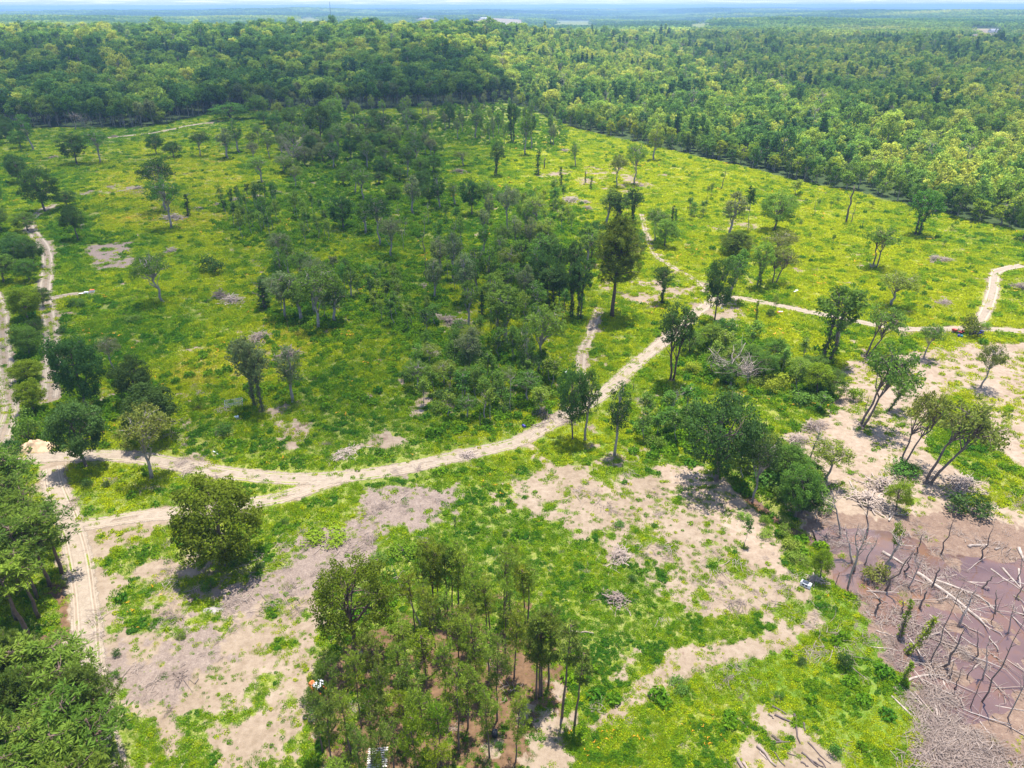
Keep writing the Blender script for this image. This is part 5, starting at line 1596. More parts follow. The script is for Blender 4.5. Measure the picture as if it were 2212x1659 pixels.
T('I', 1730, 1060, 920, 50, 'pole', 'gy', 'dead dark stem, farther of three in the middle of the pond')
T('I', 1850, 1070, 930, 50, 'pole', 'gy', 'dead dark stem, shortest of three in the middle of the pond')
T('I', 990, 470, 380, 14, 'stub', 'gy', 'thin stake at the pond edge beside the bright tree')
T('I', 2000, 700, 500, 40, 'pole', 'gy', 'thin leaning stem beyond the long fallen trunks')
grove([(1800, 1150), (2000, 1170), (2200, 1230), (2200, 1500), (2050, 1520), (1960, 1420), (1890, 1300)], 22, [('snag', 5, 10, 2.5, 5, ['gy']), ('pole', 5, 11, 1.5, 2.5, ['gy']), ('stub', 1.5, 4, .8, 1.5, ['gy'])],
      {'snag': 'leafless branchy dead tree standing in the muddy pond', 'pole': 'leafless dead stem standing in the muddy pond', 'stub': 'short dead stub standing in the muddy pond'}, 'dead trees in the pond', 3.5)
T('I', 2180, 420, 250, 90, 'snag', 'gy', 'bare dead tree behind the fallen trunks at the picture edge')
#TREES-END
#OBJS-BEGIN
# ------------------------------------------------------------------ logs, brush heaps, branch litter
M_METAL = simple('galvanised_steel', (0.55, 0.56, 0.58), 0.4, 0.8, 4.0, 0.15)
M_WHITE = simple('weathered_white_enamel', (0.78, 0.80, 0.82), 0.45, 0, 2.0, 0.12)
M_RUBBER = simple('black_rubber', (0.025, 0.025, 0.028), 0.8, 0, 5.0, 0.3)
M_ORANGE = simple('orange_paint', (0.75, 0.16, 0.03), 0.45, 0, 2.0, 0.15)
M_REDP = simple('faded_red_paint', (0.50, 0.06, 0.04), 0.5, 0, 2.0, 0.25)
M_BLUEP = simple('dark_blue_paint', (0.04, 0.035, 0.28), 0.4, 0, 2.0, 0.2)
M_TEAL = simple('teal_plastic', (0.03, 0.20, 0.22), 0.5, 0, 2.0, 0.2)
M_DARK = simple('dark_grease_metal', (0.04, 0.04, 0.045), 0.6, 0.3, 3.0, 0.3)
M_ROOFT = simple('pale_tin_roof', (0.40, 0.40, 0.41), 0.5, 0.2, 0.4, 0.12)
M_BRICK = simple('pale_siding', (0.60, 0.48, 0.40), 0.8, 0, 0.5, 0.15)
M_GLASS = simple('dark_window_glass', (0.05, 0.06, 0.08), 0.1, 0, 1.0, 0.2)
M_MOUND = simple('tan_dug_earth', (0.52, 0.36, 0.22), 0.95, 0, 0.9, 0.35, 0.6)
M_PALLET = simple('grey_pallet_wood', (0.50, 0.47, 0.42), 0.85, 0, 2.0, 0.25)
M_ASH = simple('white_ash', (0.30, 0.27, 0.25), 0.95, 0, 1.5, 0.2)


def checker_mat():
    m, nt = new_mat('checked_cloth')
    c = nd(nt, 'ShaderNodeTexChecker', {'Vector': nd(nt, 'ShaderNodeTexCoord').outputs['Object'], 'Color1': (0.85, 0.85, 0.87, 1), 'Color2': (0.03, 0.03, 0.05, 1), 'Scale': 6.0})
    out(nt, nd(nt, 'ShaderNodeBsdfPrincipled', {'Base Color': c.outputs[0], 'Roughness': 0.8}).outputs[0])
    return m


M_CHECK = checker_mat()


def gz(x, y):
    return float(terrain(x, y))


def log(pix, r, label, mat=None, name='log', group=None, branches=0, lift=0.0):
    pts = np.array([ground_at(*p) for p in pix])
    w = smooth_line(pts, 1.2) if len(pts) > 2 else np.linspace(pts[0], pts[-1], 6)
    rng = np.random.default_rng(abs(hash(round(pix[0][0] * 7 + pix[0][1] * 3))) % 9999)
    o = w.mean(0)
    z = np.maximum(terrain(w[:, 0], w[:, 1]), -0.25) + r * 0.45 + lift * np.linspace(0, 1, len(w))
    P = np.column_stack([w - o, z]) + np.column_stack([rng.normal(0, 0.04, (len(w), 2)), rng.normal(0, 0.02, len(w))])
    b = Builder()
    P[:, :2] += np.cumsum(rng.normal(0, 0.05 + r * 0.12, (len(P), 2)), 0)
    b.tube(P, np.linspace(r, r * 0.5, len(P)) * rng.uniform(0.88, 1.12, len(P)), 8)
    for i in range(branches):
        k = rng.integers(len(P) // 3, len(P))
        d = rng.normal(size=3) * np.array([1, 1, 0.3])
        d[:2] += (P[-1] - P[0])[:2] / 12
        e = P[k] + d * rng.uniform(0.8, 2.0)
        e[2] = max(e[2], z.min() - r)
        limb(b, P[k], e, r * 0.35, r * 0.08, rng, 4, 0.08, 5)
    ob = link(name, b.mesh(name, [mat or M_DEADWOOD], True), None, (o[0], o[1], 0))
    tag(ob, label, {'log': 'log', 'driftwood': 'driftwood'}.get(name, 'fallen tree'), group)
    return ob


YARD = [((700, 510), (910, 620), .16, 'dark log at the top edge of the log yard'), ((690, 620), (745, 700), .12, 'short dark log at the top corner of the log yard'), ((755, 635), (1010, 750), .17, 'dark log slanting towards the upright long one in the log yard'),
        ((1015, 630), (1060, 1000), .16, 'long dark log pointing straight at the viewer in the log yard'), ((1120, 720), (1155, 850), .15, 'short dark log beside the long one pointing at the viewer'), ((720, 900), (850, 970), .18, 'stout short log in the middle of the log yard'),
        ((700, 1010), (970, 1015), .15, 'log lying crosswise in the middle of the log yard'), ((700, 1022), (880, 1095), .10, 'thin log touching the crosswise one'), ((530, 1030), (790, 1325), .24, 'thickest grey log on the open side of the log yard'),
        ((560, 1110), (645, 1200), .11, 'thin short log beside the thickest grey log'), ((730, 1100), (920, 1320), .11, 'long thin log parallel to the thickest one'), ((905, 1130), (1090, 1205), .09, 'thin broken log in the middle of the yard bottom'),
        ((1105, 1115), (1290, 1320), .14, 'dark log in the bundle at the yard bottom, longest'), ((1180, 980), (1500, 1270), .10, 'long thin log along the grassy side of the log yard'), ((1320, 1200), (1420, 1320), .13, 'dark log in the bundle, nearest the grass'),
        ((1220, 1200), (1400, 1325), .13, 'dark log in the bundle, between its neighbours'), ((1110, 1240), (1230, 1315), .12, 'short log at the foot of the bundle'), ((245, 680), (420, 835), .13, 'dark log at the weedy corner of the log yard'),
        ((280, 1190), (400, 1330), .30, 'pale bulky log at the bottom corner of the log yard'), ((320, 1240), (380, 1340), .2, 'second pale log beside the bulky one'), ((1325, 820), (1330, 905), .08, 'short thin stick-like log near the weeds of the yard'),
        ((1100, 630), (1155, 670), .12, 'little log stub beside a green weed in the yard')]
for k, (a, b_, r, l) in enumerate(YARD):
    log([(1548 + a[0] / 6, 1440 + a[1] / 6), (1548 + b_[0] / 6, 1440 + b_[1] / 6)], r, l, M_DARKWOOD if 'pale' not in l and 'grey' not in l else M_TWIG)
POND_LOGS = [([(840, 75), (1280, 370), (1740, 740)], .34, 'longest bleached fallen trunk lying across the pond', 9), ([(1060, 150), (1560, 300), (1850, 520)], .24, 'second bleached fallen trunk branching off the longest one', 8), ([(1080, 140), (1370, 100)], .11, 'pale limb beside the butt of the longest trunk', 1),
             ([(1500, 175), (1740, 200)], .12, 'crooked pale limb beyond the longest trunk', 2), ([(650, 1480), (900, 1410), (1190, 1400)], .22, 'white curved log at the weedy pond bank', 0), ([(1100, 1310), (1340, 1215)], .14, 'pale short log below the vine-covered trunk', 0),
             ([(780, 1030), (1000, 1200)], .16, 'dark sunken log below the vine-covered trunk', 0), ([(290, 810), (560, 900)], .12, 'thin pale log near the splayed roots', 1), ([(220, 1035), (620, 1080)], .13, 'thin straight log reaching in from the weeds', 0),
             ([(1260, 380), (1540, 700)], .12, 'thin fallen stem beside the longest trunk', 3), ([(1390, 400), (1860, 510)], .12, 'slim fallen stem between the two long trunks', 3), ([(1940, 0), (2180, 280)], .20, 'bleached log of a crossing pair by the picture edge', 2),
             ([(1780, 0), (2150, 270)], .15, 'thinner log of the crossing pair by the picture edge', 2), ([(2150, 10), (2190, 260)], .15, 'upright-lying log at the very picture edge', 0), ([(1540, 1310), (1760, 1120)], .10, 'thin pale log in the middle shallows', 0),
             ([(760, 1480), (1040, 1610)], .10, 'thin log below the white curved one', 1), ([(170, 580), (310, 625)], .14, 'pale log at the splayed roots', 0), ([(1830, 1150), (1890, 1190)], .18, 'short pale log beside the tallest brown trunk', 0),
             ([(500, 2200 - 504), (980, 2156), (1200, 2396)], .13, 'long thin log down the brushy shore', 2), ([(640, 1516), (1000, 1856)], .13, 'slanting log at the top of the brushy shore', 2), ([(1040, 1726), (1160, 2186)], .14, 'pale log pointing at the viewer on the brushy shore', 0),
             ([(1140, 1856), (1430, 2176)], .12, 'log in the tangled heap of the brushy shore', 2), ([(1270, 1986), (1610, 2186)], .12, 'log at the outer side of the shore tangle', 1), ([(1400, 2196), (1700, 2476)], .12, 'log below the shore tangle near the frame bottom', 1),
             ([(1180, 1456), (1330, 1766)], .10, 'thin log running into open mud', 0), ([(1540, 2266), (1790, 2466)], .10, 'thin log at the outer frame bottom', 1), ([(700, 2396), (1240, 2516)], .09, 'straight thin log among shore twigs', 0), ([(850, 2396), (1430, 2436)], .08, 'second straight thin log among shore twigs', 1),
             ([(1640, 1986), (1760, 2176)], .09, 'thin stick log on the mud flat', 0), ([(1815, 1921), (1920, 1996)], .10, 'dark little log beside the branchy dead tree', 0)]
for p, r, l, nb in POND_LOGS:
    log([(1843.2 + x / 6, 1224 + y / 6) for x, y in p], r, l, M_DARKWOOD if 'dark' in l else M_DEADWOOD, 'fallen_tree' if nb > 3 else 'log', branches=nb)
SHORE = world_poly([(1830, 1260), (1960, 1210), (2230, 1230), (2230, 1650), (2010, 1650), (1960, 1500), (1890, 1380)])
_lo, _hi = SHORE.min(0), SHORE.max(0)
_n = 0
while _n < 46:
    c = np.array([random.uniform(_lo[0], _hi[0]), random.uniform(_lo[1], _hi[1])])
    if poly_mask(c[:1], c[1:], SHORE, 0.01)[0] < 0.5:
        continue
    _n += 1
    a, l = random.gauss(-0.75, 0.6), random.uniform(2.0, 6.5)
    e = c + np.array([math.cos(a), math.sin(a)]) * l
    p0, p1 = project(c[0], c[1], 0.0), project(e[0], e[1], 0.0)
    log([p0, p1], random.uniform(0.05, 0.12), 'thin bleached stem fallen in the pond debris', random.choice([M_DEADWOOD, M_TWIG, M_TWIG, M_BARK_PALE]), 'driftwood', 'thin stems in the pond debris', random.choice([0, 1, 2, 3]), random.uniform(0, 0.7))
log([zpt('I', 1300, 250), zpt('I', 1445, 332)], .3, 'pale stout log at the pond head', M_DEADWOOD)
log([zpt('I', 1855, 222), zpt('I', 1978, 210)], .26, 'pale log lying alone on the mud beyond the pond', M_DEADWOOD)
log([zpt('I', 2025, 248), zpt('I', 2060, 238)], .2, 'small pale log end beside the lone mud log', M_DEADWOOD)
log([zpt('I', 2170, 235), zpt('I', 2215, 330)], .3, 'thick pale log entering at the picture edge', M_DEADWOOD)
log([zpt('H', 1490, 778), zpt('H', 1632, 786)], .16, 'grey log lying beside the thin pines', M_TWIG)
log([zpt('D', 1380, 1268), zpt('D', 1432, 1286)], .14, 'white pipe-like log in the weeds above the road', M_WHITE)
log([zpt('E', 1232, 1102), zpt('E', 1345, 1075)], .14, 'grey log beside the road above the bend', M_TWIG)
log([zpt('E', 1220, 1112), zpt('E', 1320, 1095)], .12, 'second grey log beside the road above the bend', M_TWIG)
log([zpt('E', 760, 1180), zpt('E', 850, 1165)], .13, 'pale log in the grass above the road', M_DEADWOOD)


def brush_mesh(seed, n=110):
    rng = np.random.default_rng(seed)
    b = Builder()
    for i in range(n):
        a = rng.uniform(0, 6.283)
        c = rng.normal(0, 0.21, 2)
        l = rng.uniform(0.2, 0.62)
        h = max(0.03, 0.5 * math.exp(-(c @ c) * 9) * rng.uniform(0.15, 1.0))
        d = np.array([math.cos(a), math.sin(a), rng.normal(0, 0.25)]) * l / 2
        p = np.array([c[0], c[1], h])
        q0, q1 = p - d, p + d
        q0[2], q1[2] = max(q0[2], 0.0), max(q1[2], 0.0)
        limb(b, q0, q1, rng.uniform(0.008, 0.022), 0.004, rng, 4, 0.05, 4)
    return b.mesh('brush', [M_TWIG])


BRUSH = [brush_mesh(s) for s in (1, 2, 3)]
HEAPS = [(377, 474, 12, 2.6, 'long grey brush heap below the tall tree group'), (300, 409, 8, 1.8, 'brush heap at the end of the far soil streak'), (247, 296, 6, 1.5, 'brush heap at the start of the pale upper track'), (117, 340, 8, 1.0, 'low grey brush patch near the meadow corner'),
         (370, 545, 7, 2.0, 'round brush heap beside the grey soil patch'), (180, 492, 5, 1.6, 'broken limbs heaped inside the track bend'), (478, 645, 6, 3.2, 'tall jagged root heap in the wide shaded meadow'), (502, 652, 9, 2.2, 'wide branch heap beside the jagged root heap'), (560, 735, 9, 2.4, 'grey brush behind the ivy-trunked pair'), (620, 772, 8, 2.6, 'grey brush behind the thin grey tree'),
         (992, 373, 10, 2.4, 'dark purple brush heap above the close pair of trees'), (1234, 435, 11, 2.4, 'grey brush heap on the sunny field'), (1262, 438, 9, 1.2, 'flat brush spread beside the sunny brush heap'), (1220, 327, 10, 1.6, 'long brush streak at the top of the sunny field'), (1270, 450, 6, 1.2, 'small brush spread below the sunny brush heap'),
         (940, 685, 7, 1.0, 'start of the flat brush line above the hollow'), (970, 694, 9, 1.6, 'middle of the flat brush line above the hollow'), (998, 700, 8, 1.4, 'end of the flat brush line above the hollow'), (934, 770, 6, 2.0, 'brush heap at the side of the thicket'), (1758, 924, 7, 2.0, 'dark brush heap at the edge of the pink soil'), (1724, 954, 6, 1.6, 'brush heap below the dark one on the pink soil'),
         (1905, 1052, 7, 2.2, 'white branch heap at the head of the pond'), (2018, 562, 6, 2.2, 'dark stump heap in the sunny field'), (2040, 563, 8, 1.2, 'grey brush beside the dark stump heap'), (2040, 655, 8, 1.0, 'grey brush spread below the stump heap'), (2206, 624, 8, 2.2, 'brush heap cut by the picture edge'), (1337, 1204, 6, 1.3, 'brown brush heap on the sandy slope'), (1330, 1296, 5, 1.0, 'grey brush in the grass below the slope'),
         (430, 452, 7, 1.2, 'first heap of the log windrow nearest the track bend'), (470, 444, 8, 1.2, 'second heap of the log windrow'), (510, 433, 8, 1.3, 'third heap of the log windrow'), (555, 426, 8, 1.2, 'fourth heap of the log windrow'), (595, 417, 8, 1.4, 'last heap of the log windrow near the grove'), (960, 880, 5, 1.8, 'bare branches heaped at the thicket front'), (915, 620, 6, 1.2, 'low brush in the shaded middle meadow'), (1170, 895, 6, 1.4, 'branch heap beside the road above the bend'),
         (745, 980, 8, 0.6, 'flat grey chip heap in the weeds above the road'), (1085, 850, 6, 1.6, 'brush hidden among thicket bushes'), (2075, 1045, 8, 1.5, 'brush standing in for the crown shadow under the widest leaning tree'), (1880, 1085, 9, 1.6, 'grey tangle between the pink soil and the pond'), (1760, 1255, 4, 1.0, 'boards and sticks heaped behind the white appliance'), (1010, 985, 4, .8, 'small dark branch heap at the road fork')]  # heap under the widest leaning tree stands in for its crown shadow
for k, (px, py, w, h, l) in enumerate(HEAPS):
    x, y = ground_at(px, py)
    o = link('brush_pile', BRUSH[k % 3], None, (x, y, gz(x, y) - 0.05))
    o.scale, o.rotation_euler = (w, w * random.uniform(0.6, 0.9), h * 2.0), (0, 0, random.uniform(0, 6.28))
    tag(o, l, 'brush pile')


def twig_mesh(seed, n=14, spread=1.0, r=0.022):
    rng = np.random.default_rng(seed)
    b = Builder()
    for i in range(n):
        p = np.array([*rng.normal(0, spread * 0.5, 2), rng.uniform(0.02, 0.22)])
        a = rng.normal(0, 0.9)
        l = rng.uniform(0.5, 1.7)
        limb(b, p, p + np.array([math.cos(a) * l, math.sin(a) * l, rng.normal(0, 0.08)]), r * rng.uniform(0.6, 1.6), r * 0.3, rng, 4, 0.07, 4)
    return b.mesh('twigs', [M_TWIG])


def build_litter():
    P = []
    lo, hi = MUD.min(0), MUD.max(0)
    n = 4600
    x, y = RNG.uniform(lo[0], hi[0], n), RNG.uniform(lo[1], hi[1], n)
    w = S(0.45, 0.6, poly_mask(x, y, MUD, 6.0) + 1.2 * (fbm(x, y, 0.2, 58, 3) - 0.5)) * (0.06 + 0.8 * S(0.50, 0.66, fbm(x, y, 0.11, 55, 3))) * (0.25 + 0.75 * (terrain(x, y) > -0.2))
    k = RNG.random(n) < w
    P.append(np.stack([x[k], y[k]], 1))
    shore = world_poly([(1935, 1480), (2020, 1490), (2110, 1590), (2240, 1600), (2240, 1720), (1990, 1720)])
    lo, hi = shore.min(0), shore.max(0)
    n = 800
    x, y = RNG.uniform(lo[0], hi[0], n), RNG.uniform(lo[1], hi[1], n)
    k = (poly_mask(x, y, shore, 5.0) + 1.4 * (fbm(x, y, 0.16, 59, 3) - 0.5)) > 0.62
    P.append(np.stack([x[k], y[k]], 1))
    n_mud = sum(len(p) for p in P)
    n = 9000
    r, a = np.exp(RNG.uniform(math.log(50), math.log(600), n)), np.radians(RNG.uniform(-44, 44, n))
    x, y = np.sin(a) * r, np.cos(a) * r
    ok = (in_forest(x, y) < 0) & (RNG.random(n) < 0.03 + 0.35 * soil_masks(x, y)['chips'] + 0.6 * S(0.58, 0.72, fbm(x, y, 0.05, 71, 3)))
    P.append(np.stack([x[ok], y[ok]], 1))
    p = np.concatenate(P)
    n = len(p)
    s = 0.5 + 1.5 * RNG.random(n) ** 2.2
    z = np.maximum(terrain(p[:, 0], p[:, 1]), -0.2)
    rot = np.stack([np.zeros(n), np.zeros(n), np.where(np.arange(n) < n_mud, RNG.normal(-0.7, 1.1, n), RNG.uniform(0, 6.283, n))], 1)
    scatter('branch_litter', np.column_stack([p, z]), rot, np.stack([s, s, s], 1), RNG.integers(0, 4, n), np.zeros(n), [twig_mesh(300 + i, 12 + 4 * i) for i in range(4)], 'broken branches and twigs strewn over mud and field', 'branches')
    print('litter', n)


build_litter()

# ------------------------------------------------------------------ machines and scrap


def root_at(name, px, py, label, cat, rz=0.0, group=None):
    x, y = ground_at(px, py)
    o = bpy.data.objects.new(name, None)
    COL.objects.link(o)
    o.location, o.rotation_euler = (x, y, gz(x, y)), (0, 0, rz)
    return tag(o, label, cat, group)


def part(name, root, mat, fn, smooth=False, label=None):
    b = Builder()
    fn(b)
    o = link(name, b.mesh(name, mat if isinstance(mat, list) else [mat], smooth), root)
    if label:
        o['label'] = label
    return o


def wheel(root, x, y, r, w, rim=None):
    a = np.linspace(0, 2 * np.pi, 17)
    prof = [(0.62, -0.5), (0.9, -0.5), (1.0, -0.3), (1.0, 0.3), (0.9, 0.5), (0.62, 0.5)]
    v, q = [], []
    for t in a[:-1]:
        for pr, pw in prof:
            v.append((x + math.cos(t) * pr * r, y + pw * w, r + math.sin(t) * pr * r))
    n = len(prof)
    for i in range(16):
        for j in range(n):
            q.append([i * n + j, i * n + (j + 1) % n, ((i + 1) % 16) * n + (j + 1) % n, ((i + 1) % 16) * n + j])
    t_ = part('wheel', root, M_RUBBER, lambda b: b.add(v, q), True)
    b = Builder()
    b.tube([(x, y - w * 0.42, r), (x, y + w * 0.42, r)], [r * 0.64, r * 0.64], 12)
    link('rim', b.mesh('rim', [rim or M_METAL]), t_)


def small_tractor(px, py, rz, paint, label, cat, canopy=False, size=1.0):
    r = root_at('garden_tractor' if not canopy else 'tractor', px, py, label, cat, rz)
    r.scale = (size,) * 3
    part('hood', r, paint, lambda b: (b.box((0.75, 0, 0.78), (0.95, 0.62, 0.42), 0, 0, 0.9), b.box((1.26, 0, 0.74), (0.10, 0.5, 0.32))))
    part('chassis', r, M_DARK, lambda b: (b.box((0.1, 0, 0.5), (2.0, 0.42, 0.16)), b.tube([(0.85, -0.5, 0.3), (0.85, 0.5, 0.3)], [0.05, 0.05], 6), b.tube([(-0.6, -0.55, 0.42), (-0.6, 0.55, 0.42)], [0.06, 0.06], 6)))
    part('fender', r, paint, lambda b: (b.box((-0.6, 0.48, 0.9), (0.85, 0.3, 0.09), 0, 0, 0.92), b.box((-0.6, -0.48, 0.9), (0.85, 0.3, 0.09), 0, 0, 0.92)))
    part('seat', r, M_DARK, lambda b: (b.box((-0.55, 0, 0.98), (0.45, 0.5, 0.12), 0, 0, 0.9), b.box((-0.8, 0, 1.2), (0.1, 0.46, 0.42), 0, 0, 0.9)))
    part('steering_wheel', r, M_DARK, lambda b: (b.tube([(0.25, 0, 0.85), (0.05, 0, 1.2)], [0.03, 0.025], 6), b.tube([(0.05 + 0.08 * math.cos(t), 0.2 * math.sin(t), 1.22 + 0.12 * math.cos(t)) for t in np.linspace(0, 6.283, 13)], [0.022] * 13, 5)))
    for s in (-1, 1):
        wheel(r, 0.85, s * 0.5, 0.28, 0.18)
        wheel(r, -0.6, s * 0.5, 0.42, 0.28)
    if canopy:
        part('checked_cover', r, M_CHECK, lambda b: b.box((-0.35, 0.0, 1.75), (1.0, 1.2, 0.06), 0, 0, 0.9))
        for sx in (-0.8, 0.1):
            for sy in (-0.5, 0.5):
                part('post', r, M_DARK, lambda b, sx=sx, sy=sy: b.tube([(sx, sy, 0.9), (sx, sy, 1.74)], [0.03, 0.03], 5))
    return r


small_tractor(688, 1496, 2.5, M_ORANGE, 'orange tractor with a black and white checked cover beside the pines', 'tractor', True, 1.15)
small_tractor(2068, 722, 2.2, M_REDP, 'red garden tractor parked beside the olive bush', 'tractor', False, 1.25)
small_tractor(2112, 725, 0.4, M_BLUEP, 'dark blue riding mower parked right of the olive bush', 'mower', False, 1.3)


def drum(px, py, mat, label, name='barrel', r=0.3, h=0.88, lie=False):
    x, y = ground_at(px, py)
    zs = np.array([0, .02, .3, .32, .34, .6, .62, .64, .98, 1.0]) * h
    rs = np.array([.9, 1, 1, 1.05, 1, 1, 1.05, 1, 1, .9]) * r
    b = Builder()
    b.tube([(0, 0, z) for z in zs], rs, 14)
    o = link(name, b.mesh(name, [mat], True), None, (x, y, gz(x, y) + (r if lie else 0)))
    if lie:
        o.rotation_euler = (math.pi / 2, 0, 0.7)
    return tag(o, label, name.replace('_', ' '))


drum(676, 1490, M_ORANGE, 'orange drum standing beside the orange tractor', r=0.42, h=1.0)
drum(2076, 730, M_TEAL, 'teal barrel in front of the red garden tractor')
drum(2070, 729, M_BLUEP, 'blue barrel beside the teal one near the red tractor')
drum(1129, 921, M_BLUEP, 'blue barrel lying in the grass beside the road', lie=True)
drum(1069, 1590, M_DARK, 'black drum standing under the pines', r=0.35, h=1.0)


def tyre(px, py, label):
    x, y = ground_at(px, py)
    v, q = [], []
    prof = [(0.55, 0.02), (0.9, 0), (1.0, 0.05), (1.0, 0.15), (0.9, 0.2), (0.55, 0.18)]
    for t in np.linspace(0, 2 * np.pi, 17)[:-1]:
        for pr, pz in prof:
            v.append((math.cos(t) * pr * 0.36, math.sin(t) * pr * 0.36, pz))
    n = len(prof)
    for i in range(16):
        for j in range(n):
            q.append([i * n + j, ((i + 1) % 16) * n + j, ((i + 1) % 16) * n + (j + 1) % n, i * n + (j + 1) % n])
    tag(link('old_tyre', mesh_from('tyre', v, q, None, [M_RUBBER], None, True), None, (x, y, gz(x, y) + 0.08)), label, 'tyre', 'discarded tyres')


tyre(660, 1551, 'discarded tyre farthest from the pines, lying on the sand')
tyre(672, 1557, 'discarded tyre, middle one of three on the sand')
tyre(697, 1564, 'discarded tyre nearest the pines, largest of three on the sand')


def metal_rack():
    r = root_at('metal_rack', 506, 876, 'silver tubular livestock rack standing in the shaded meadow', 'rack', 0.32)
    L, W, H = 3.8, 1.9, 1.15
    for z in (0.25, 0.55, 0.85, H):
        for s in (-1, 1):
            part('rail', r, M_METAL, lambda b, z=z, s=s: b.tube([(-L / 2, s * W / 2, z), (L / 2, s * W / 2, z)], [0.035, 0.035], 6))
    for z in (0.4, H):
        for s in (-1, 1):
            part('rail', r, M_METAL, lambda b, z=z, s=s: b.tube([(s * L / 2, -W / 2, z), (s * L / 2, W / 2, z)], [0.035, 0.035], 6))
    for x in np.linspace(-L / 2, L / 2, 5):
        for s in (-1, 1):
            part('upright', r, M_METAL, lambda b, x=x, s=s: b.tube([(x, s * W / 2, 0), (x, s * W / 2, H)], [0.04, 0.04], 6))


metal_rack()


def scrap(name, px, py, label, cat, mat, boxes, rz=0.0):
    r = root_at(name, px, py, label, cat, rz)
    for nm, c, s, mt in boxes:
        part(nm, r, mt or mat, lambda b, c=c, s=s: b.box(c, s, 0, 0, 0.97))
    return r


scrap('discarded_appliance', 1740, 1266, 'white appliance lying in weeds beside the pond bank', 'appliance', M_WHITE,
      [('body', (0, 0, .38), (1.6, .75, .7), None), ('door', (-.02, -.39, .4), (.95, .06, .6), None), ('window', (.2, -.425, .45), (.35, .03, .3), M_GLASS), ('window', (-.3, -.425, .45), (.35, .03, .3), M_GLASS), ('lid', (-.1, 0, .77), (1.0, .7, .06), M_GLASS)], -0.7)
scrap('discarded_stove', 1224, 812, 'bright white appliance among bushes behind the road bend', 'appliance', M_WHITE,
      [('body', (0, 0, .6), (.8, .7, 1.2), None), ('door', (0, -.37, .5), (.66, .05, .7), None), ('lid', (.6, .2, .25), (.9, .6, .08), M_METAL)], 0.4)
scrap('white_scrap', 511, 904, 'small white scrap box near the metal rack', 'scrap', M_WHITE, [('body', (0, 0, .3), (1.0, .6, .5), None), ('board', (.6, -.4, .08), (1.2, .12, .08), M_DEADWOOD), ('board', (.5, -.65, .08), (1.2, .12, .08), M_DEADWOOD)], 0.4)
scrap('white_bags', 1721, 631, 'heap of white bags beside the straight road', 'bags', M_WHITE, [('bag', (0, 0, .3), (.9, .7, .6), None), ('bag', (-.9, -.3, .22), (.8, .6, .45), None), ('bag', (.3, .7, .22), (.8, .6, .45), None)], 0.2)
scrap('red_scrap', 1685, 676, 'red scrap sheet lying below the straight road', 'scrap', M_REDP, [('body', (0, 0, .2), (1.8, .9, .3), None), ('lid', (.2, .1, .4), (1.2, .6, .08), M_WHITE)], 0.1)
scrap('white_sign_post', 1558, 672, 'white sign board on a short post near the road junction', 'sign', M_WHITE, [('post', (0, 0, .5), (.08, .08, 1.0), None), ('board', (0, -.06, 1.0), (.55, .04, .75), None)], 0.1)
scrap('red_cooler', 176, 638, 'reddish box at the end of the side track', 'box', M_REDP, [('body', (0, 0, .3), (1.3, .7, .55), None), ('lid', (0, 0, .62), (1.36, .74, .08), M_WHITE)], 0.1)
scrap('white_tub', 187, 635, 'white tub between two other boxes at the side track', 'tub', M_WHITE, [('body', (0, 0, .35), (1.1, .8, .6), None), ('rim', (0, 0, .68), (1.2, .9, .06), None)], 0.0)
scrap('white_crate', 200, 631, 'white crate farthest along the side track', 'crate', M_WHITE, [('body', (0, 0, .4), (1.3, .8, .75), None), ('lid', (0, 0, .8), (1.36, .86, .06), M_ORANGE)], 0.1)


def pallet():
    r = root_at('slatted_pallet', 816, 1640, 'pale slatted pallet lying under the nearest pines', 'pallet', 0.1)
    for i in range(9):
        part('slat', r, M_PALLET, lambda b, i=i: b.box((0, -1.2 + i * 0.3, 0.32), (2.4, 0.16, 0.04)))
    for x in (-1.0, 0, 1.0):
        part('bearer', r, M_PALLET, lambda b, x=x: b.box((x, 0, 0.22), (0.12, 2.6, 0.14)))


pallet()


def mound(px, py, w, h, label, mat, name='dirt_mound'):
    x, y = ground_at(px, py)
    n, k = 14, 28
    v = [(0, 0, h)]
    for i in range(1, n + 1):
        f = i / n
        for j in range(k):
            a = j / k * 6.283
            rr = f * w / 2 * (1 + 0.18 * math.sin(2 * a + 1) + 0.1 * math.sin(5 * a))
            vx, vy = math.cos(a) * rr, math.sin(a) * rr * 0.7
            z = h * (1 - f) ** 1.1 * (0.8 + 0.6 * float(fbm(vx * 3 + 5, vy * 3 + 5, 0.5, 3, 3))) + (0.12 * h * (float(vnoise(vx, vy, 2.2, 6)) - 0.5) if i < n else -0.1)
            v.append((vx, vy, z))
    t = [[0, 1 + j, 1 + (j + 1) % k] for j in range(k)]
    q = [[1 + i * k + j, 1 + (i + 1) * k + j, 1 + (i + 1) * k + (j + 1) % k, 1 + i * k + (j + 1) % k] for i in range(n - 1) for j in range(k)]
    tag(link(name, mesh_from(name, v, q, t, [mat], None, True), None, (x, y, gz(x, y))), label, 'mound')


mound(80, 968, 7.5, 2.0, 'tan dirt mound beside the small dark tree and the road', M_MOUND)
mound(460, 1318, 2.8, 0.35, 'white ash heap in a grey ring on the chip patch', M_ASH, 'ash_heap')

# ------------------------------------------------------------------ far buildings and the mast


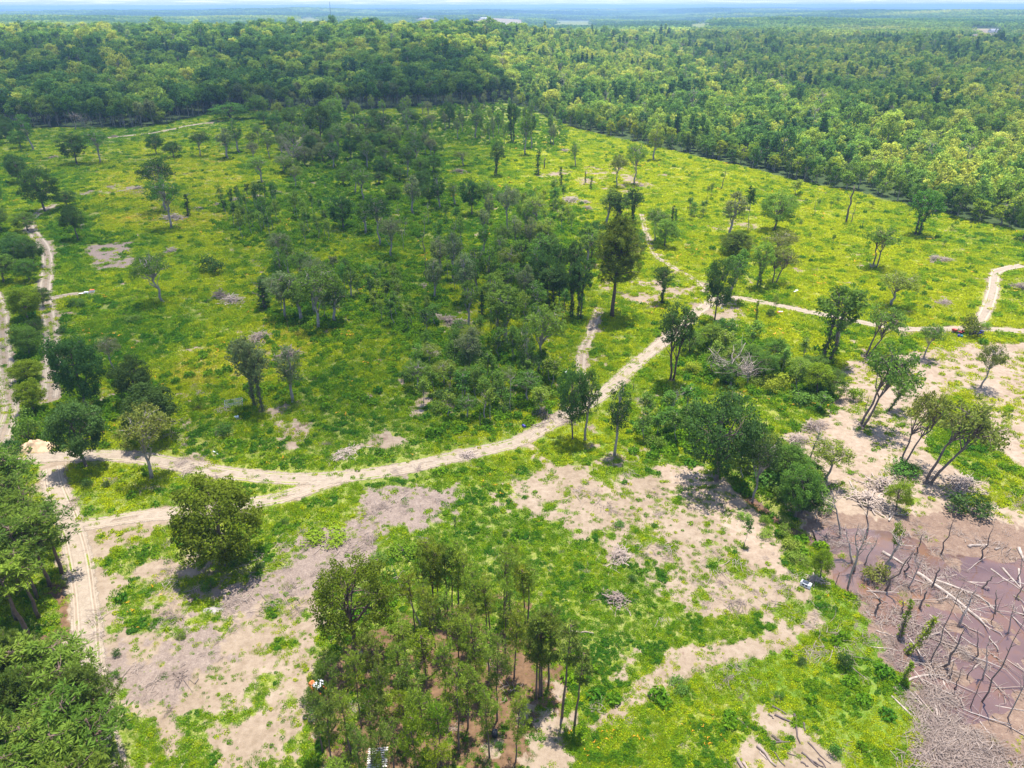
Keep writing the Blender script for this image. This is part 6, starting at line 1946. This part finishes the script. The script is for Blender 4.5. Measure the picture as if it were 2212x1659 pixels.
def house(px, py, L, W, H, roof_h, rz, label, wall, roof, barn=False):
    r = root_at('barn' if barn else 'house', px, py, label, 'barn' if barn else 'house', rz)
    part('wall', r, wall, lambda b: b.box((0, 0, H / 2), (L, W, H)))
    o = 0.5

    def rf(b):
        x, y = L / 2 + o, W / 2 + o
        b.add([(-x, -y, H - .1), (x, -y, H - .1), (x, y, H - .1), (-x, y, H - .1), (-x, 0, H + roof_h), (x, 0, H + roof_h)], [[0, 1, 5, 4], [2, 3, 4, 5], [0, 3, 2, 1]], [[0, 4, 3], [1, 2, 5]])
    part('roof', r, roof, rf)
    for i in range(3):
        part('window', r, M_GLASS, lambda b, i=i: b.box((-L * 0.3 + i * L * 0.2, -W / 2 - 0.03, H * 0.55), (1.2, 0.08, 1.3)))
    part('door', r, M_REDP, lambda b: b.box((L * 0.34, -W / 2 - 0.03, 1.05), (2.8 if barn else 1.0, 0.08, 2.1)))
    return r


house(247, 88, 17, 9, 3.0, 2.0, 0.05, 'white-roofed house in the forest gap on the ridge, farther of two', M_BRICK, M_ROOFT)
house(254, 97, 18, 8, 3.0, 1.8, -0.03, 'long white-roofed house in the forest gap on the ridge, nearer of two', M_WHITE, M_ROOFT)
house(296, 91, 9, 7, 3.0, 2.0, 0.2, 'small red-fronted shed in the forest gap on the ridge', M_REDP, M_ROOFT, True)
house(1046, 41, 42, 16, 5, 4, 0.0, 'long pale barn on the tan hill pasture', M_WHITE, M_ROOFT, True)
house(2148, 70, 36, 16, 6, 5, 0.1, 'white barn on the brown far field', M_WHITE, M_ROOFT, True)
house(1568, 79, 24, 12, 5, 4, 0.0, 'tan house beside the small far pasture', M_BRICK, M_ROOFT)
house(1795, 60, 30, 14, 5, 4, 0.0, 'white building among the distant trees', M_WHITE, M_ROOFT)


def mast():
    x, y = ground_at(717, 56)
    g = gz(x, y)
    r = bpy.data.objects.new('radio_mast', None)
    COL.objects.link(r)
    r.location = (x, y, g)
    tag(r, 'thin dark lattice radio mast rising from the forest ridge', 'mast')
    H = 101.5 - g
    M_MR, M_MW = M_REDP, M_WHITE
    n = 6
    for s in range(n):
        def f(b, s=s):
            z0, z1 = H * s / n, H * (s + 1) / n
            c = [(1.0 * math.cos(a), 1.0 * math.sin(a)) for a in (0.3, 2.394, 4.489)]
            for p in c:
                b.tube([(p[0], p[1], z0), (p[0], p[1], z1)], [0.5, 0.5], 5)
            k = 6
            for i in range(k):
                for j in range(3):
                    p, q = c[j], c[(j + 1) % 3]
                    b.tube([(p[0], p[1], z0 + (z1 - z0) * i / k), (q[0], q[1], z0 + (z1 - z0) * (i + 1) / k)], [0.15, 0.15], 4)
        part('lattice_section', r, M_REDP if s == 1 else M_DARK, f)
    for a in (0.5, 2.6, 4.7):
        part('guy_wire', r, M_DARK, lambda b, a=a: b.tube([(math.cos(a) * 30, math.sin(a) * 30, -6), (0, 0, H * 0.95)], [0.03, 0.03], 4))


mast()
#OBJS-END
# ------------------------------------------------------------------ each look-alike named by its place within its stand


def ordinal(n):
    return '%d%s' % (n, 'th' if 10 <= n % 100 <= 20 else {1: 'st', 2: 'nd', 3: 'rd'}.get(n % 10, 'th'))


def single_out():
    same = {}
    for o in COL.objects:
        if o.parent is None and 'label' in o and 'group' in o:
            same.setdefault(o['label'], []).append(o)
    for label, obs in same.items():
        n = len(obs)
        if n < 2:
            continue
        key = [(project(o.location.x, o.location.y, o.location.z + 2.0), o) for o in obs]
        key.sort(key=lambda t: float(t[0][1]))
        rows = 1 if n <= 9 or n > 100 else (2 if n <= 20 else 3)
        names = {1: [''], 2: ['back, ', 'front, '], 3: ['back, ', 'middle, ', 'front, ']}[rows]
        for r in range(rows):
            row = sorted(key[r * n // rows:(r + 1) * n // rows], key=lambda t: float(t[0][0]))
            for i, (p, o) in enumerate(row):
                o['label'] = '%s, %s%s from left' % (label, names[r], ordinal(i + 1))


single_out()
# ------------------------------------------------------------------ haze: one closed box of even, pale blue air
def build_haze():
    m, nt = new_mat('haze')
    v = nd(nt, 'ShaderNodeVolumePrincipled', {'Color': (0.40, 0.66, 1.0, 1), 'Density': 1.15e-4, 'Anisotropy': 0.1})
    out(nt, None, v.outputs[0])
    b = Builder()
    x0, x1, y0, y1, z0, z1 = -24000, 24000, -300, 26500, -45, 104
    b.box(((x0 + x1) / 2, (y0 + y1) / 2, (z0 + z1) / 2), (x1 - x0, y1 - y0, z1 - z0))
    tag(link('haze', b.mesh('haze', [m])), 'pale blue haze over the land', None, None, 'stuff')


build_haze()
